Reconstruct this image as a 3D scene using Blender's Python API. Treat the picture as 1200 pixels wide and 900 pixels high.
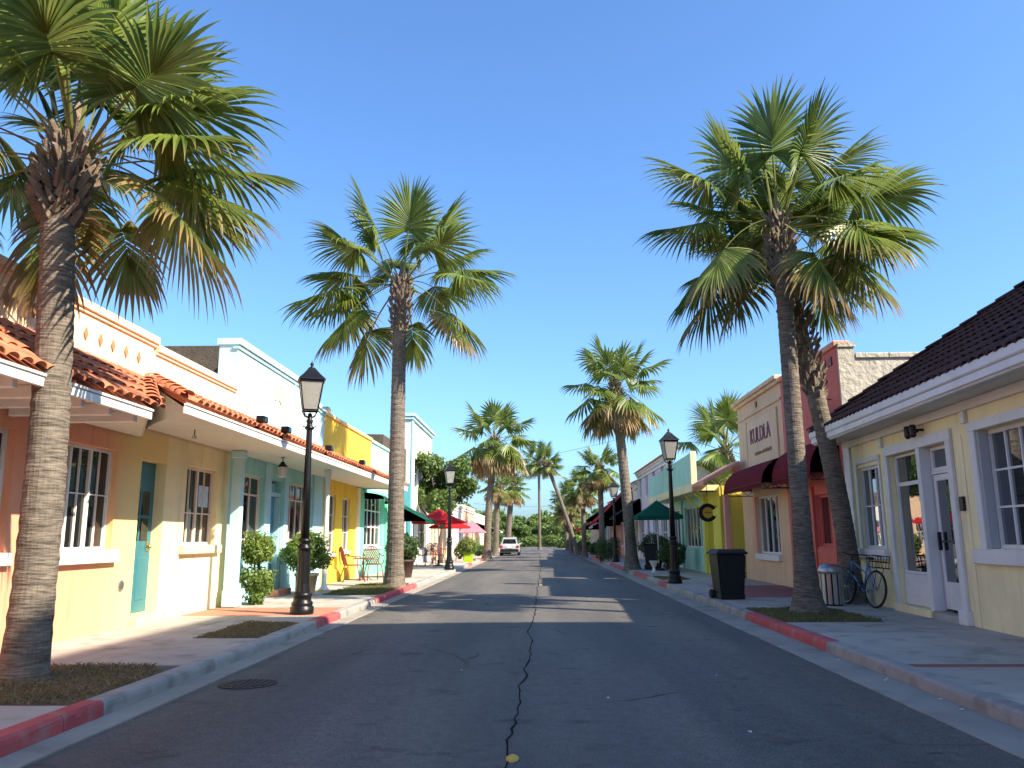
import bpy, bmesh, math, random
import numpy as np
from mathutils import Vector, Matrix
R = math.radians
scene = bpy.context.scene
for o in list(bpy.data.objects): bpy.data.objects.remove(o)

# ------------------------------------------------------------------ camera
cam_data = bpy.data.cameras.new('camera'); cam = bpy.data.objects.new('camera', cam_data)
scene.collection.objects.link(cam); scene.camera = cam
cam_data.sensor_width = 36.0; cam_data.lens = 28.2; cam_data.clip_end = 4000; cam_data.clip_start = 0.05
_d = Vector((32/940, -180/940, 1)).normalized()               # street direction as the camera sees it
_u = Vector((-0.0125, 1, 0)); _u = (_u - _u.dot(_d)*_d).normalized()
_r = _u.cross(_d).normalized()
cols = [Vector((_r[i], _d[i], _u[i])) for i in range(3)]      # camera right, up, forward in world axes
cam.matrix_world = Matrix(((cols[0].x, cols[1].x, -cols[2].x, 0), (cols[0].y, cols[1].y, -cols[2].y, 0),
                           (cols[0].z, cols[1].z, -cols[2].z, 1.5), (0, 0, 0, 1)))
scene.render.resolution_x, scene.render.resolution_y = 1024, 768

# ------------------------------------------------------------------ sky and sun
SUN = Vector((1.0, -0.50, 0.90)).normalized()
world = bpy.data.worlds.new('World'); scene.world = world; world.use_nodes = True
wn = world.node_tree.nodes; wl = world.node_tree.links
bg = wn['Background']; sky = wn.new('ShaderNodeTexSky'); sky.sky_type = 'NISHITA'; sky.sun_disc = False
sky.sun_elevation = math.asin(SUN.z); sky.sun_rotation = math.atan2(SUN.x, SUN.y)
sky.air_density = 1.0; sky.dust_density = 1.6; sky.ozone_density = 2.6; sky.altitude = 0
tint = wn.new('ShaderNodeMix'); tint.data_type = 'RGBA'; tint.blend_type = 'MULTIPLY'; tint.inputs[0].default_value = 1; tint.inputs[7].default_value = (.62, .87, 1.13, 1)   # deeper blue of the whole sky
wl.new(sky.outputs[0], tint.inputs[6]); wl.new(tint.outputs[2], bg.inputs[0]); bg.inputs[1].default_value = 0.115
sun_data = bpy.data.lights.new('sun', 'SUN'); sun_data.energy = 5.0; sun_data.angle = R(0.53); sun_data.color = (1, 0.87, 0.68)
sun = bpy.data.objects.new('sun', sun_data); scene.collection.objects.link(sun)
sun.rotation_euler = SUN.to_track_quat('Z', 'Y').to_euler(); sun.location = (40, -10, 40)
vs = scene.view_settings; vs.view_transform = 'Standard'; vs.look = 'None'; vs.gamma = 1; vs.use_curve_mapping = False
vs.exposure = 1.3

# ------------------------------------------------------------------ helpers
C = scene.collection
rnd = random.Random(7)
def link(o): C.objects.link(o); return o
def tag(o, label=None, cat=None, group=None, kind=None):
    if label: o['label'] = label
    if cat: o['category'] = cat
    if group: o['group'] = group
    if kind: o['kind'] = kind
    return o
def empty(name, loc, label=None, cat=None, group=None, rz=0):
    o = bpy.data.objects.new(name, None); o.location = loc; o.rotation_euler = (0, 0, rz); o.empty_display_size = .2
    link(o); return tag(o, label, cat, group)
def adopt(o, parent, world_coords=True):
    if parent is not None:
        o.parent = parent
        if world_coords:
            root = parent
            off = Vector((0, 0, 0))
            while root.parent: root = root.parent
            if parent is root: o.matrix_parent_inverse = Matrix.Translation(-root.location)
    return o
def mobj(name, me, mat, parent=None, wc=True):
    o = bpy.data.objects.new(name, me); link(o)
    if mat is not None and not me.materials: me.materials.append(mat)
    return adopt(o, parent, wc)
def obj(name, bm, mat, parent=None, wc=True, smooth=False):
    me = bpy.data.meshes.new(name); bm.to_mesh(me); bm.free()
    if smooth: me.shade_smooth()
    return mobj(name, me, mat, parent, wc)
def pyobj(name, v, f, mat, parent=None, wc=True, smooth=False):
    me = bpy.data.meshes.new(name); me.from_pydata([tuple(p) for p in v], [], [tuple(q) for q in f]); me.update()
    if smooth: me.shade_smooth()
    return mobj(name, me, mat, parent, wc)
def add_box(bm, x0, x1, y0, y1, z0, z1, bev=0):
    if x0 > x1: x0, x1 = x1, x0
    if y0 > y1: y0, y1 = y1, y0
    if z0 > z1: z0, z1 = z1, z0
    t = bmesh.new() if bev else bm
    vs_ = [t.verts.new(p) for p in ((x0,y0,z0),(x1,y0,z0),(x1,y1,z0),(x0,y1,z0),(x0,y0,z1),(x1,y0,z1),(x1,y1,z1),(x0,y1,z1))]
    for q in ((0,3,2,1),(4,5,6,7),(0,1,5,4),(1,2,6,5),(2,3,7,6),(3,0,4,7)): t.faces.new([vs_[i] for i in q])
    if bev:
        bmesh.ops.bevel(t, geom=list(t.edges), offset=bev, segments=1, affect='EDGES')
        merge(bm, t)
def merge(bm, t, M=None):
    m = {}
    for v in t.verts: m[v] = bm.verts.new(M @ v.co if M else v.co)
    for f in t.faces:
        nf = bm.faces.new([m[v] for v in f.verts]); nf.smooth = f.smooth
    t.free()
def box(name, x0, x1, y0, y1, z0, z1, mat, parent=None, bev=0, wc=True):
    bm = bmesh.new(); add_box(bm, x0, x1, y0, y1, z0, z1, bev); return obj(name, bm, mat, parent, wc)
def add_lathe(bm, prof, n=16, c=(0, 0), rot=0, cap=True):
    rings = []
    for r, z in prof:
        rings.append([bm.verts.new((c[0] + r*math.cos(rot + 2*math.pi*i/n), c[1] + r*math.sin(rot + 2*math.pi*i/n), z)) for i in range(n)])
    for a, b in zip(rings, rings[1:]):
        for i in range(n): bm.faces.new((a[i], a[(i+1) % n], b[(i+1) % n], b[i]))
    if cap: bm.faces.new(rings[0][::-1]); bm.faces.new(rings[-1])
def add_tube(bm, pts, r, n=6, cap=True):
    pts = [Vector(p) for p in pts]; rs = r if isinstance(r, (list, tuple)) else [r]*len(pts)
    prev = None; rings = []
    for i, p in enumerate(pts):
        d = (pts[min(i+1, len(pts)-1)] - pts[max(i-1, 0)]).normalized()
        a = prev if prev is not None else (Vector((0, 0, 1)) if abs(d.z) < .9 else Vector((1, 0, 0)))
        s = d.cross(a).normalized(); t = s.cross(d).normalized(); prev = t
        rings.append([bm.verts.new(p + rs[i]*(math.cos(2*math.pi*k/n)*t + math.sin(2*math.pi*k/n)*s)) for k in range(n)])
    for a, b in zip(rings, rings[1:]):
        for k in range(n): bm.faces.new((a[k], b[k], b[(k+1) % n], a[(k+1) % n]))
    if cap:
        bm.faces.new(rings[0]); bm.faces.new(rings[-1][::-1])
def tube(name, pts, r, mat, parent=None, n=6, wc=True, smooth=True):
    bm = bmesh.new(); add_tube(bm, pts, r, n); return obj(name, bm, mat, parent, wc, smooth)
def add_prism(bm, poly, z0, z1, M=None):
    a = [bm.verts.new(Vector((x, y, z0)) if M is None else M @ Vector((x, y, z0))) for x, y in poly]
    b = [bm.verts.new(Vector((x, y, z1)) if M is None else M @ Vector((x, y, z1))) for x, y in poly]
    n = len(poly)
    bm.faces.new(a[::-1]); bm.faces.new(b)
    for i in range(n): bm.faces.new((a[i], a[(i+1) % n], b[(i+1) % n], b[i]))
def fix(bm): bmesh.ops.recalc_face_normals(bm, faces=list(bm.faces))
def copy_tree(o, parent=None):
    c = o.copy(); C.objects.link(c)
    if parent is not None: c.parent = parent
    for ch in list(o.children): copy_tree(ch, c)
    return c

# ------------------------------------------------------------------ materials
MATS = {}
def nodes(name):
    m = bpy.data.materials.new(name); m.use_nodes = True; MATS[name] = m
    n = m.node_tree.nodes; return m, n, m.node_tree.links, n['Principled BSDF']
def rough_mat(name, col, rough=.85, var=.12, scale=2.0, bump=.15, bscale=60, stain=None, spec=.3, bdist=.01, randv=0, coat=0, metal=0, streak=0):
    """plain paint, plaster, concrete: base colour with soft large and fine variation and a fine relief"""
    m, n, l, b = nodes(name)
    tc = n.new('ShaderNodeTexCoord')
    n1 = n.new('ShaderNodeTexNoise'); n1.inputs['Scale'].default_value = scale; n1.inputs['Detail'].default_value = 6; n1.inputs['Roughness'].default_value = .65
    l.new(tc.outputs['Object'], n1.inputs['Vector'])
    rp = n.new('ShaderNodeMapRange'); rp.inputs[1].default_value = .25; rp.inputs[2].default_value = .75
    rp.inputs[3].default_value = 1-var; rp.inputs[4].default_value = 1+var*.6
    l.new(n1.outputs[0], rp.inputs[0])
    mx = n.new('ShaderNodeMix'); mx.data_type = 'RGBA'; mx.blend_type = 'MULTIPLY'; mx.inputs[0].default_value = 1
    mx.inputs[6].default_value = (*col, 1); l.new(rp.outputs[0], mx.inputs[7])
    out = mx.outputs[2]
    if stain:
        n2 = n.new('ShaderNodeTexNoise'); n2.inputs['Scale'].default_value = stain[1]; n2.inputs['Detail'].default_value = 8
        mp = n.new('ShaderNodeMapping')
        mp.inputs['Scale'].default_value = stain[3] if len(stain) > 3 else (1, 1, 1)
        l.new(tc.outputs['Object'], mp.inputs[0]); l.new(mp.outputs[0], n2.inputs['Vector'])
        r2 = n.new('ShaderNodeMapRange'); r2.inputs[1].default_value = .52; r2.inputs[2].default_value = .72
        r2.inputs[3].default_value = 0; r2.inputs[4].default_value = stain[2]; l.new(n2.outputs[0], r2.inputs[0])
        m2 = n.new('ShaderNodeMix'); m2.data_type = 'RGBA'; l.new(r2.outputs[0], m2.inputs[0]); l.new(out, m2.inputs[6]); m2.inputs[7].default_value = (*stain[0], 1)
        out = m2.outputs[2]
    if streak:                                                # rain streaks and drips
        m4 = n.new('ShaderNodeMapping'); m4.inputs['Scale'].default_value = (5, 5, .30); l.new(tc.outputs['Object'], m4.inputs[0])
        n4 = n.new('ShaderNodeTexNoise'); n4.inputs['Scale'].default_value = 1.6; n4.inputs['Detail'].default_value = 7; n4.inputs['Roughness'].default_value = .7; l.new(m4.outputs[0], n4.inputs['Vector'])
        r4 = n.new('ShaderNodeMapRange'); r4.inputs[1].default_value = .54; r4.inputs[2].default_value = .74; r4.inputs[3].default_value = 1; r4.inputs[4].default_value = 1-streak; l.new(n4.outputs[0], r4.inputs[0])
        x4 = n.new('ShaderNodeMix'); x4.data_type = 'RGBA'; x4.blend_type = 'MULTIPLY'; x4.inputs[0].default_value = 1; l.new(out, x4.inputs[6]); l.new(r4.outputs[0], x4.inputs[7]); out = x4.outputs[2]
    if randv:
        oi = n.new('ShaderNodeObjectInfo'); r3 = n.new('ShaderNodeMapRange'); r3.inputs[3].default_value = 1-randv; r3.inputs[4].default_value = 1+randv
        l.new(oi.outputs['Random'], r3.inputs[0])
        m3 = n.new('ShaderNodeMix'); m3.data_type = 'RGBA'; m3.blend_type = 'MULTIPLY'; m3.inputs[0].default_value = 1
        l.new(out, m3.inputs[6]); l.new(r3.outputs[0], m3.inputs[7]); out = m3.outputs[2]
    l.new(out, b.inputs['Base Color'])
    b.inputs['Roughness'].default_value = rough; b.inputs['Specular IOR Level'].default_value = spec; b.inputs['Metallic'].default_value = metal
    b.inputs['Coat Weight'].default_value = coat
    if bump:
        nb = n.new('ShaderNodeTexNoise'); nb.inputs['Scale'].default_value = bscale; nb.inputs['Detail'].default_value = 5
        l.new(tc.outputs['Object'], nb.inputs['Vector'])
        bp = n.new('ShaderNodeBump'); bp.inputs['Strength'].default_value = bump; bp.inputs['Distance'].default_value = bdist
        l.new(nb.outputs[0], bp.inputs['Height']); l.new(bp.outputs[0], b.inputs['Normal'])
    return m
def stucco(name, col, **k):
    k.setdefault('var', .10); k.setdefault('bump', .35); k.setdefault('bscale', 45); k.setdefault('streak', .30)
    k.setdefault('stain', ([c*.62 for c in col], 1.1, .35, (1, 1, .35)))
    return rough_mat(name, col, **k)
def glass_mat(name, tint=(.012, .014, .016), lo=.10):
    m, n, l, b = nodes(name); n.remove(b)
    out = n['Material Output']; d = n.new('ShaderNodeBsdfDiffuse'); g = n.new('ShaderNodeBsdfGlossy'); mix = n.new('ShaderNodeMixShader')
    d.inputs[0].default_value = (*tint, 1); g.inputs[0].default_value = (.9, .93, .95, 1); g.inputs['Roughness'].default_value = .02
    lw = n.new('ShaderNodeFresnel'); lw.inputs[0].default_value = 1.6
    tc = n.new('ShaderNodeTexCoord'); nz = n.new('ShaderNodeTexNoise'); nz.inputs['Scale'].default_value = 1.3
    l.new(tc.outputs['Object'], nz.inputs['Vector'])
    bp = n.new('ShaderNodeBump'); bp.inputs['Strength'].default_value = .12; bp.inputs['Distance'].default_value = .05
    l.new(nz.outputs[0], bp.inputs['Height']); l.new(bp.outputs[0], g.inputs['Normal'])
    ad = n.new('ShaderNodeMath'); ad.operation = 'ADD'; ad.inputs[1].default_value = lo; l.new(lw.outputs[0], ad.inputs[0])
    l.new(ad.outputs[0], mix.inputs[0]); l.new(d.outputs[0], mix.inputs[1]); l.new(g.outputs[0], mix.inputs[2]); l.new(mix.outputs[0], out.inputs[0])
    return m
def asphalt_mat():
    m, n, l, b = nodes('asphalt'); tc = n.new('ShaderNodeTexCoord')
    def noise(s, det=4, sc=None, rough=.5):
        t = n.new('ShaderNodeTexNoise'); t.inputs['Scale'].default_value = s; t.inputs['Detail'].default_value = det; t.inputs['Roughness'].default_value = rough
        if sc:
            mp = n.new('ShaderNodeMapping'); mp.inputs['Scale'].default_value = sc; l.new(tc.outputs['Object'], mp.inputs[0]); l.new(mp.outputs[0], t.inputs['Vector'])
        else: l.new(tc.outputs['Object'], t.inputs['Vector'])
        return t
    def rng(src, a, b_, c, d):
        r = n.new('ShaderNodeMapRange'); r.inputs[1].default_value = a; r.inputs[2].default_value = b_; r.inputs[3].default_value = c; r.inputs[4].default_value = d; l.new(src, r.inputs[0]); return r.outputs[0]
    def mul(a, f):
        x = n.new('ShaderNodeMix'); x.data_type = 'RGBA'; x.blend_type = 'MULTIPLY'; x.inputs[0].default_value = 1; l.new(a, x.inputs[6]); l.new(f, x.inputs[7]); return x.outputs[2]
    def over(a, f, col):
        x = n.new('ShaderNodeMix'); x.data_type = 'RGBA'; l.new(f, x.inputs[0]); l.new(a, x.inputs[6]); x.inputs[7].default_value = (*col, 1); return x.outputs[2]
    big = noise(.5, 5, (1.9, .22, 1)); mid = noise(9, 6, None, .7); fine = noise(75, 2, None, .8); spots = noise(1.5, 5, (.9, 1.5, 1), .6); small = noise(5.5, 3, (.7, 1.6, 1))
    cr = n.new('ShaderNodeValToRGB'); e = cr.color_ramp.elements
    e[0].position = .32; e[0].color = (.058, .057, .056, 1); e[1].position = .68; e[1].color = (.116, .107, .094, 1); l.new(big.outputs[0], cr.inputs[0])
    c = mul(cr.outputs[0], rng(mid.outputs[0], .3, .7, .78, 1.22)); c = mul(c, rng(fine.outputs[0], .32, .70, .45, 1.75))
    c = over(c, rng(spots.outputs[0], .60, .70, 0, .62), (.014, .014, .015)); c = over(c, rng(small.outputs[0], .69, .74, 0, .7), (.013, .013, .014))
    vo = n.new('ShaderNodeTexVoronoi'); vo.inputs['Scale'].default_value = 210; l.new(tc.outputs['Object'], vo.inputs['Vector'])   # pale stones in the surface
    sp = n.new('ShaderNodeSeparateColor'); l.new(vo.outputs['Color'], sp.inputs[0]); c = over(c, rng(sp.outputs[0], .955, .965, 0, .55), (.22, .21, .19))
    wv = n.new('ShaderNodeTexVoronoi'); wv.feature = 'DISTANCE_TO_EDGE'; wv.inputs['Scale'].default_value = .42                    # hairline cracks
    wn_ = noise(1.1, 4); vm = n.new('ShaderNodeMixRGB'); vm.blend_type = 'ADD'; vm.inputs[0].default_value = .5; l.new(tc.outputs['Object'], vm.inputs[1]); l.new(wn_.outputs['Color'], vm.inputs[2]); l.new(vm.outputs[0], wv.inputs['Vector'])
    gate = rng(noise(.35, 2).outputs[0], .50, .62, 0, 1); ck = n.new('ShaderNodeMath'); ck.operation = 'MULTIPLY'; l.new(rng(wv.outputs['Distance'], .004, .010, .8, 0), ck.inputs[0]); l.new(gate, ck.inputs[1])
    c = over(c, ck.outputs[0], (.010, .010, .011))
    l.new(c, b.inputs['Base Color']); b.inputs['Roughness'].default_value = .74; b.inputs['Specular IOR Level'].default_value = .35
    bp = n.new('ShaderNodeBump'); bp.inputs['Strength'].default_value = .6; bp.inputs['Distance'].default_value = .006; l.new(fine.outputs[0], bp.inputs['Height']); l.new(bp.outputs[0], b.inputs['Normal'])
    return m
def leaf_mat(name, c0, c1, trans=.35, rough=.5, tipcol=None):
    """leaf colour from the per-leaf random attribute 'rnd'"""
    m, n, l, b = nodes(name); out = n['Material Output']
    at = n.new('ShaderNodeAttribute'); at.attribute_name = 'rnd'
    mx = n.new('ShaderNodeMix'); mx.data_type = 'RGBA'; mx.inputs[6].default_value = (*c0, 1); mx.inputs[7].default_value = (*c1, 1); l.new(at.outputs['Fac'], mx.inputs[0])
    l.new(mx.outputs[2], b.inputs['Base Color']); b.inputs['Roughness'].default_value = rough; b.inputs['Specular IOR Level'].default_value = .4
    t = n.new('ShaderNodeBsdfTranslucent'); g = n.new('ShaderNodeGamma'); g.inputs[1].default_value = .8; l.new(mx.outputs[2], g.inputs[0]); l.new(g.outputs[0], t.inputs[0])
    ms = n.new('ShaderNodeMixShader'); ms.inputs[0].default_value = trans; l.new(b.outputs[0], ms.inputs[1]); l.new(t.outputs[0], ms.inputs[2]); l.new(ms.outputs[0], out.inputs[0])
    return m
def frond_mat():
    m, n, l, b = nodes('palm_frond'); out = n['Material Output']
    tip = n.new('ShaderNodeAttribute'); tip.attribute_name = 'tip'; age = n.new('ShaderNodeAttribute'); age.attribute_name = 'age'; rv = n.new('ShaderNodeAttribute'); rv.attribute_name = 'rnd'
    green = n.new('ShaderNodeMix'); green.data_type = 'RGBA'; green.inputs[6].default_value = (.05, .10, .015, 1); green.inputs[7].default_value = (.21, .26, .042, 1)
    l.new(rv.outputs['Fac'], green.inputs[0])
    pet = n.new('ShaderNodeMapRange'); pet.inputs[1].default_value = .02; pet.inputs[2].default_value = -.1   # petioles carry tip < 0
    l.new(tip.outputs['Fac'], pet.inputs[0])
    gp = n.new('ShaderNodeMix'); gp.data_type = 'RGBA'; l.new(pet.outputs[0], gp.inputs[0]); l.new(green.outputs[2], gp.inputs[6]); gp.inputs[7].default_value = (.20, .22, .07, 1)
    ad = n.new('ShaderNodeMath'); ad.operation = 'MULTIPLY_ADD'; l.new(tip.outputs['Fac'], ad.inputs[0]); ad.inputs[1].default_value = .85; l.new(age.outputs['Fac'], ad.inputs[2])
    cr = n.new('ShaderNodeMapRange'); cr.inputs[1].default_value = .78; cr.inputs[2].default_value = 1.22; l.new(ad.outputs[0], cr.inputs[0])
    dead = n.new('ShaderNodeMix'); dead.data_type = 'RGBA'; dead.inputs[6].default_value = (.34, .24, .10, 1); dead.inputs[7].default_value = (.24, .13, .07, 1); l.new(rv.outputs['Fac'], dead.inputs[0])
    mx = n.new('ShaderNodeMix'); mx.data_type = 'RGBA'; l.new(cr.outputs[0], mx.inputs[0]); l.new(gp.outputs[2], mx.inputs[6]); l.new(dead.outputs[2], mx.inputs[7])
    l.new(mx.outputs[2], b.inputs['Base Color']); b.inputs['Roughness'].default_value = .42; b.inputs['Specular IOR Level'].default_value = .45
    t = n.new('ShaderNodeBsdfTranslucent'); g = n.new('ShaderNodeGamma'); g.inputs[1].default_value = .75; l.new(mx.outputs[2], g.inputs[0]); l.new(g.outputs[0], t.inputs[0])
    ms = n.new('ShaderNodeMixShader'); ms.inputs[0].default_value = .34; l.new(b.outputs[0], ms.inputs[1]); l.new(t.outputs[0], ms.inputs[2]); l.new(ms.outputs[0], out.inputs[0])
    return m
def trunk_mat():
    m, n, l, b = nodes('palm_trunk'); tc = n.new('ShaderNodeTexCoord')
    mp = n.new('ShaderNodeMapping'); mp.inputs['Scale'].default_value = (3.5, 3.5, 26); l.new(tc.outputs['Object'], mp.inputs[0])
    n1 = n.new('ShaderNodeTexNoise'); n1.inputs['Scale'].default_value = 1.6; n1.inputs['Detail'].default_value = 5; l.new(mp.outputs[0], n1.inputs['Vector'])
    mp2 = n.new('ShaderNodeMapping'); mp2.inputs['Scale'].default_value = (42, 42, 7); l.new(tc.outputs['Object'], mp2.inputs[0])
    n2 = n.new('ShaderNodeTexNoise'); n2.inputs['Scale'].default_value = 1.2; n2.inputs['Detail'].default_value = 4; l.new(mp2.outputs[0], n2.inputs['Vector'])
    n3 = n.new('ShaderNodeTexNoise'); n3.inputs['Scale'].default_value = 1.1; n3.inputs['Detail'].default_value = 4; l.new(tc.outputs['Object'], n3.inputs['Vector'])
    cr = n.new('ShaderNodeValToRGB'); e = cr.color_ramp.elements; e[0].position = .34; e[0].color = (.10, .083, .068, 1); e[1].position = .66; e[1].color = (.31, .262, .21, 1)
    a = n.new('ShaderNodeMath'); a.operation = 'MULTIPLY_ADD'; l.new(n2.outputs[0], a.inputs[0]); a.inputs[1].default_value = .22
    a0 = n.new('ShaderNodeMath'); a0.operation = 'MULTIPLY'; a0.inputs[1].default_value = .78; l.new(n1.outputs[0], a0.inputs[0]); l.new(a0.outputs[0], a.inputs[2]); l.new(a.outputs[0], cr.inputs[0])
    mx = n.new('ShaderNodeMix'); mx.data_type = 'RGBA'; mx.blend_type = 'MULTIPLY'; mx.inputs[0].default_value = .6; l.new(cr.outputs[0], mx.inputs[6]); l.new(n3.outputs[0], mx.inputs[7])
    l.new(mx.outputs[2], b.inputs['Base Color']); b.inputs['Roughness'].default_value = .92; b.inputs['Specular IOR Level'].default_value = .2
    bp = n.new('ShaderNodeBump'); bp.inputs['Strength'].default_value = .9; bp.inputs['Distance'].default_value = .03; l.new(a.outputs[0], bp.inputs['Height']); l.new(bp.outputs[0], b.inputs['Normal'])
    return m
M = {}
M['asphalt'] = asphalt_mat(); M['frond'] = frond_mat(); M['trunk'] = trunk_mat()
M['glass'] = glass_mat('window_glass', lo=.0); M['glass_shop'] = glass_mat('shop_glass', lo=.20)
M['concrete'] = rough_mat('pale_concrete', (.40, .37, .325), var=.16, scale=1.6, bump=.3, bscale=90, stain=((.15, .14, .125), 2.6, .6), randv=.10)
M['gutter'] = rough_mat('gutter_concrete', (.30, .275, .24), var=.2, scale=1.2, bump=.3, bscale=80, stain=((.10, .095, .09), 1.3, .6))
M['kerb'] = rough_mat('kerb_concrete', (.33, .315, .29), var=.2, scale=2.5, bump=.4, bscale=60, stain=((.09, .088, .085), 2.4, .7), randv=.06)
M['kerb_red'] = rough_mat('red_kerb_paint', (.45, .085, .085), var=.2, scale=3, bump=.3, bscale=60, stain=((.30, .24, .22), 3.5, .6), randv=.06)
M['pave_red'] = rough_mat('terracotta_paving', (.44, .19, .125), var=.15, scale=2.5, bump=.3, bscale=90, stain=((.26, .15, .11), 2, .5), randv=.06)
M['pave_darkred'] = rough_mat('brick_red_paving', (.30, .115, .10), var=.15, scale=2.5, bump=.3, bscale=90, stain=((.15, .09, .08), 2, .5), randv=.06)
M['joint'] = rough_mat('dirty_joint', (.10, .095, .085), var=.2, bump=.2)
M['soil'] = rough_mat('dry_soil', (.10, .075, .045), var=.4, scale=7, bump=.8, bscale=40)
M['ground'] = rough_mat('sandy_ground', (.20, .18, .13), var=.3, scale=.6, bump=.3, bscale=10)
M['peach'] = stucco('peach_stucco', (.80, .42, .26))
M['warm_yellow'] = stucco('warm_yellow_stucco', (.84, .63, .27))
M['cream'] = stucco('cream_stucco', (.86, .74, .43))
M['parapet_peach'] = stucco('pale_peach_stucco', (.84, .61, .40))
M['paleblue'] = stucco('pale_blue_stucco', (.46, .70, .74))
M['aqua'] = stucco('aqua_stucco', (.36, .64, .62))
M['aqua_trim'] = stucco('aqua_trim', (.30, .56, .58))
M['golden'] = stucco('golden_yellow_stucco', (.86, .55, .06))
M['mint'] = stucco('mint_stucco', (.20, .62, .42))
M['palemint'] = stucco('pale_mint_stucco', (.42, .68, .55))
M['teal_wall'] = stucco('teal_stucco', (.06, .24, .27))
M['offwhite'] = stucco('off_white_stucco', (.78, .75, .68))
M['tan'] = stucco('tan_stucco', (.70, .47, .30))
M['salmon'] = stucco('salmon_stucco', (.72, .32, .235))
M['pink_red'] = stucco('rose_red_stucco', (.62, .16, .135))
M['rough_grey'] = rough_mat('rough_grey_stucco', (.48, .45, .39), var=.2, scale=3, bump=.7, bscale=9, bdist=.05, stain=((.25, .23, .19), 1.5, .4, (1, 1, .3)))
M['butter'] = stucco('butter_yellow_stucco', (.84, .74, .44))
M['chartreuse'] = stucco('chartreuse_stucco', (.70, .62, .10))
M['lavender'] = stucco('lavender_grey_stucco', (.62, .56, .62))
M['white'] = rough_mat('white_trim_paint', (.78, .76, .72), rough=.55, var=.07, scale=3, bump=.08, stain=((.45, .43, .40), 2.2, .35))
M['white_cool'] = rough_mat('cool_white_trim', (.68, .67, .66), rough=.55, var=.08, scale=3, bump=.08, stain=((.42, .41, .40), 2.2, .35))
M['greyjamb'] = rough_mat('grey_jamb_paint', (.42, .43, .46), rough=.6, var=.1, scale=3, bump=.1)
M['soffit'] = rough_mat('soffit_boards', (.66, .62, .54), rough=.7, var=.1, scale=4, bump=.1)
M['pinkwhite'] = rough_mat('faded_pink_white_frame', (.72, .60, .52), rough=.6, var=.08, scale=4, bump=.08)
M['teal_door'] = rough_mat('teal_door_paint', (.035, .17, .20), rough=.4, var=.1, scale=3, bump=.05, spec=.45)
M['blue_door'] = rough_mat('blue_door_paint', (.09, .29, .42), rough=.45, var=.1, scale=3, bump=.05, spec=.45)
M['red_door'] = rough_mat('red_door_paint', (.36, .045, .035), rough=.45, var=.12, scale=3, bump=.05, spec=.45)
M['red_trim'] = rough_mat('coral_red_trim', (.58, .115, .085), rough=.6, var=.12, scale=3, bump=.1)
M['green_door'] = rough_mat('dark_green_paint', (.03, .10, .08), rough=.5, var=.12, scale=3, bump=.05)
M['brass'] = rough_mat('brass', (.55, .40, .16), rough=.35, var=.1, metal=1, bump=0)
M['black'] = rough_mat('black_cast_iron', (.006, .006, .007), rough=.38, var=.2, scale=9, bump=.12, bscale=40, spec=.3)
M['black_plastic'] = rough_mat('black_bin_plastic', (.012, .012, .014), rough=.5, var=.25, scale=5, bump=.1, bscale=120)
M['dark_metal'] = rough_mat('dark_steel', (.03, .03, .032), rough=.4, var=.2, metal=.6, bump=.05)
M['steel'] = rough_mat('brushed_steel', (.42, .43, .44), rough=.38, var=.15, metal=.9, bump=.05)
M['rubber'] = rough_mat('tyre_rubber', (.014, .014, .014), rough=.8, var=.2, bump=.2, bscale=200)
M['bike_blue'] = rough_mat('blue_bicycle_paint', (.03, .17, .42), rough=.3, var=.05, bump=0, spec=.5, coat=.5)
M['wicker'] = rough_mat('dark_red_cast_metal', (.19, .045, .034), rough=.5, var=.2, scale=9, bump=.15)
M['lamp_glass'] = rough_mat('frosted_lamp_pane', (.50, .49, .45), rough=.35, var=.05, scale=3, bump=0, spec=.5)
M['tile'] = rough_mat('terracotta_tile', (.50, .165, .085), rough=.85, var=.25, scale=9, bump=.35, bscale=60, stain=((.24, .085, .055), 5, .7), randv=.28)
M['tile_dark'] = rough_mat('dark_plum_tile', (.058, .027, .028), rough=.8, var=.3, scale=9, bump=.35, bscale=60, stain=((.03, .018, .02), 5, .6), randv=.3)
M['shingle'] = rough_mat('weathered_brown_shingle', (.085, .07, .055), rough=.9, var=.4, scale=8, bump=.6, bscale=25, bdist=.04)
M['maroon'] = rough_mat('maroon_canvas', (.27, .012, .028), rough=.8, var=.12, scale=4, bump=.15, bscale=200)
M['red_canvas'] = rough_mat('red_canvas', (.62, .025, .035), rough=.8, var=.1, scale=4, bump=.15, bscale=200)
M['pink_canvas'] = rough_mat('pink_canvas', (.72, .34, .42), rough=.8, var=.1, scale=4, bump=.15, bscale=200)
M['green_canvas'] = rough_mat('green_canvas', (.012, .16, .10), rough=.8, var=.1, scale=4, bump=.15, bscale=200)
M['navy_canvas'] = rough_mat('navy_canvas', (.03, .05, .10), rough=.8, var=.1, scale=4, bump=.15, bscale=200)
M['white_canvas'] = rough_mat('white_canvas', (.7, .68, .66), rough=.8, var=.1, scale=4, bump=.15, bscale=200)
M['pot_tan'] = rough_mat('tan_glazed_pot', (.58, .38, .20), rough=.55, var=.15, scale=5, bump=.15)
M['pot_brown'] = rough_mat('brown_plastic_pot', (.055, .03, .024), rough=.6, var=.2, scale=5, bump=.15)
M['pot_lime'] = rough_mat('lime_glazed_pot', (.36, .50, .02), rough=.4, var=.1, scale=5, bump=.1)
M['bark'] = rough_mat('oak_bark', (.11, .08, .055), rough=.95, var=.35, scale=9, bump=.9, bscale=22, bdist=.04)
M['boot'] = rough_mat('palm_boot_fibre', (.19, .14, .10), rough=.95, var=.4, scale=8, bump=.8, bscale=40, bdist=.02, stain=((.10, .07, .05), 5, .7))
M['leaf'] = leaf_mat('shrub_leaf', (.06, .12, .018), (.22, .30, .055))
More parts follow.
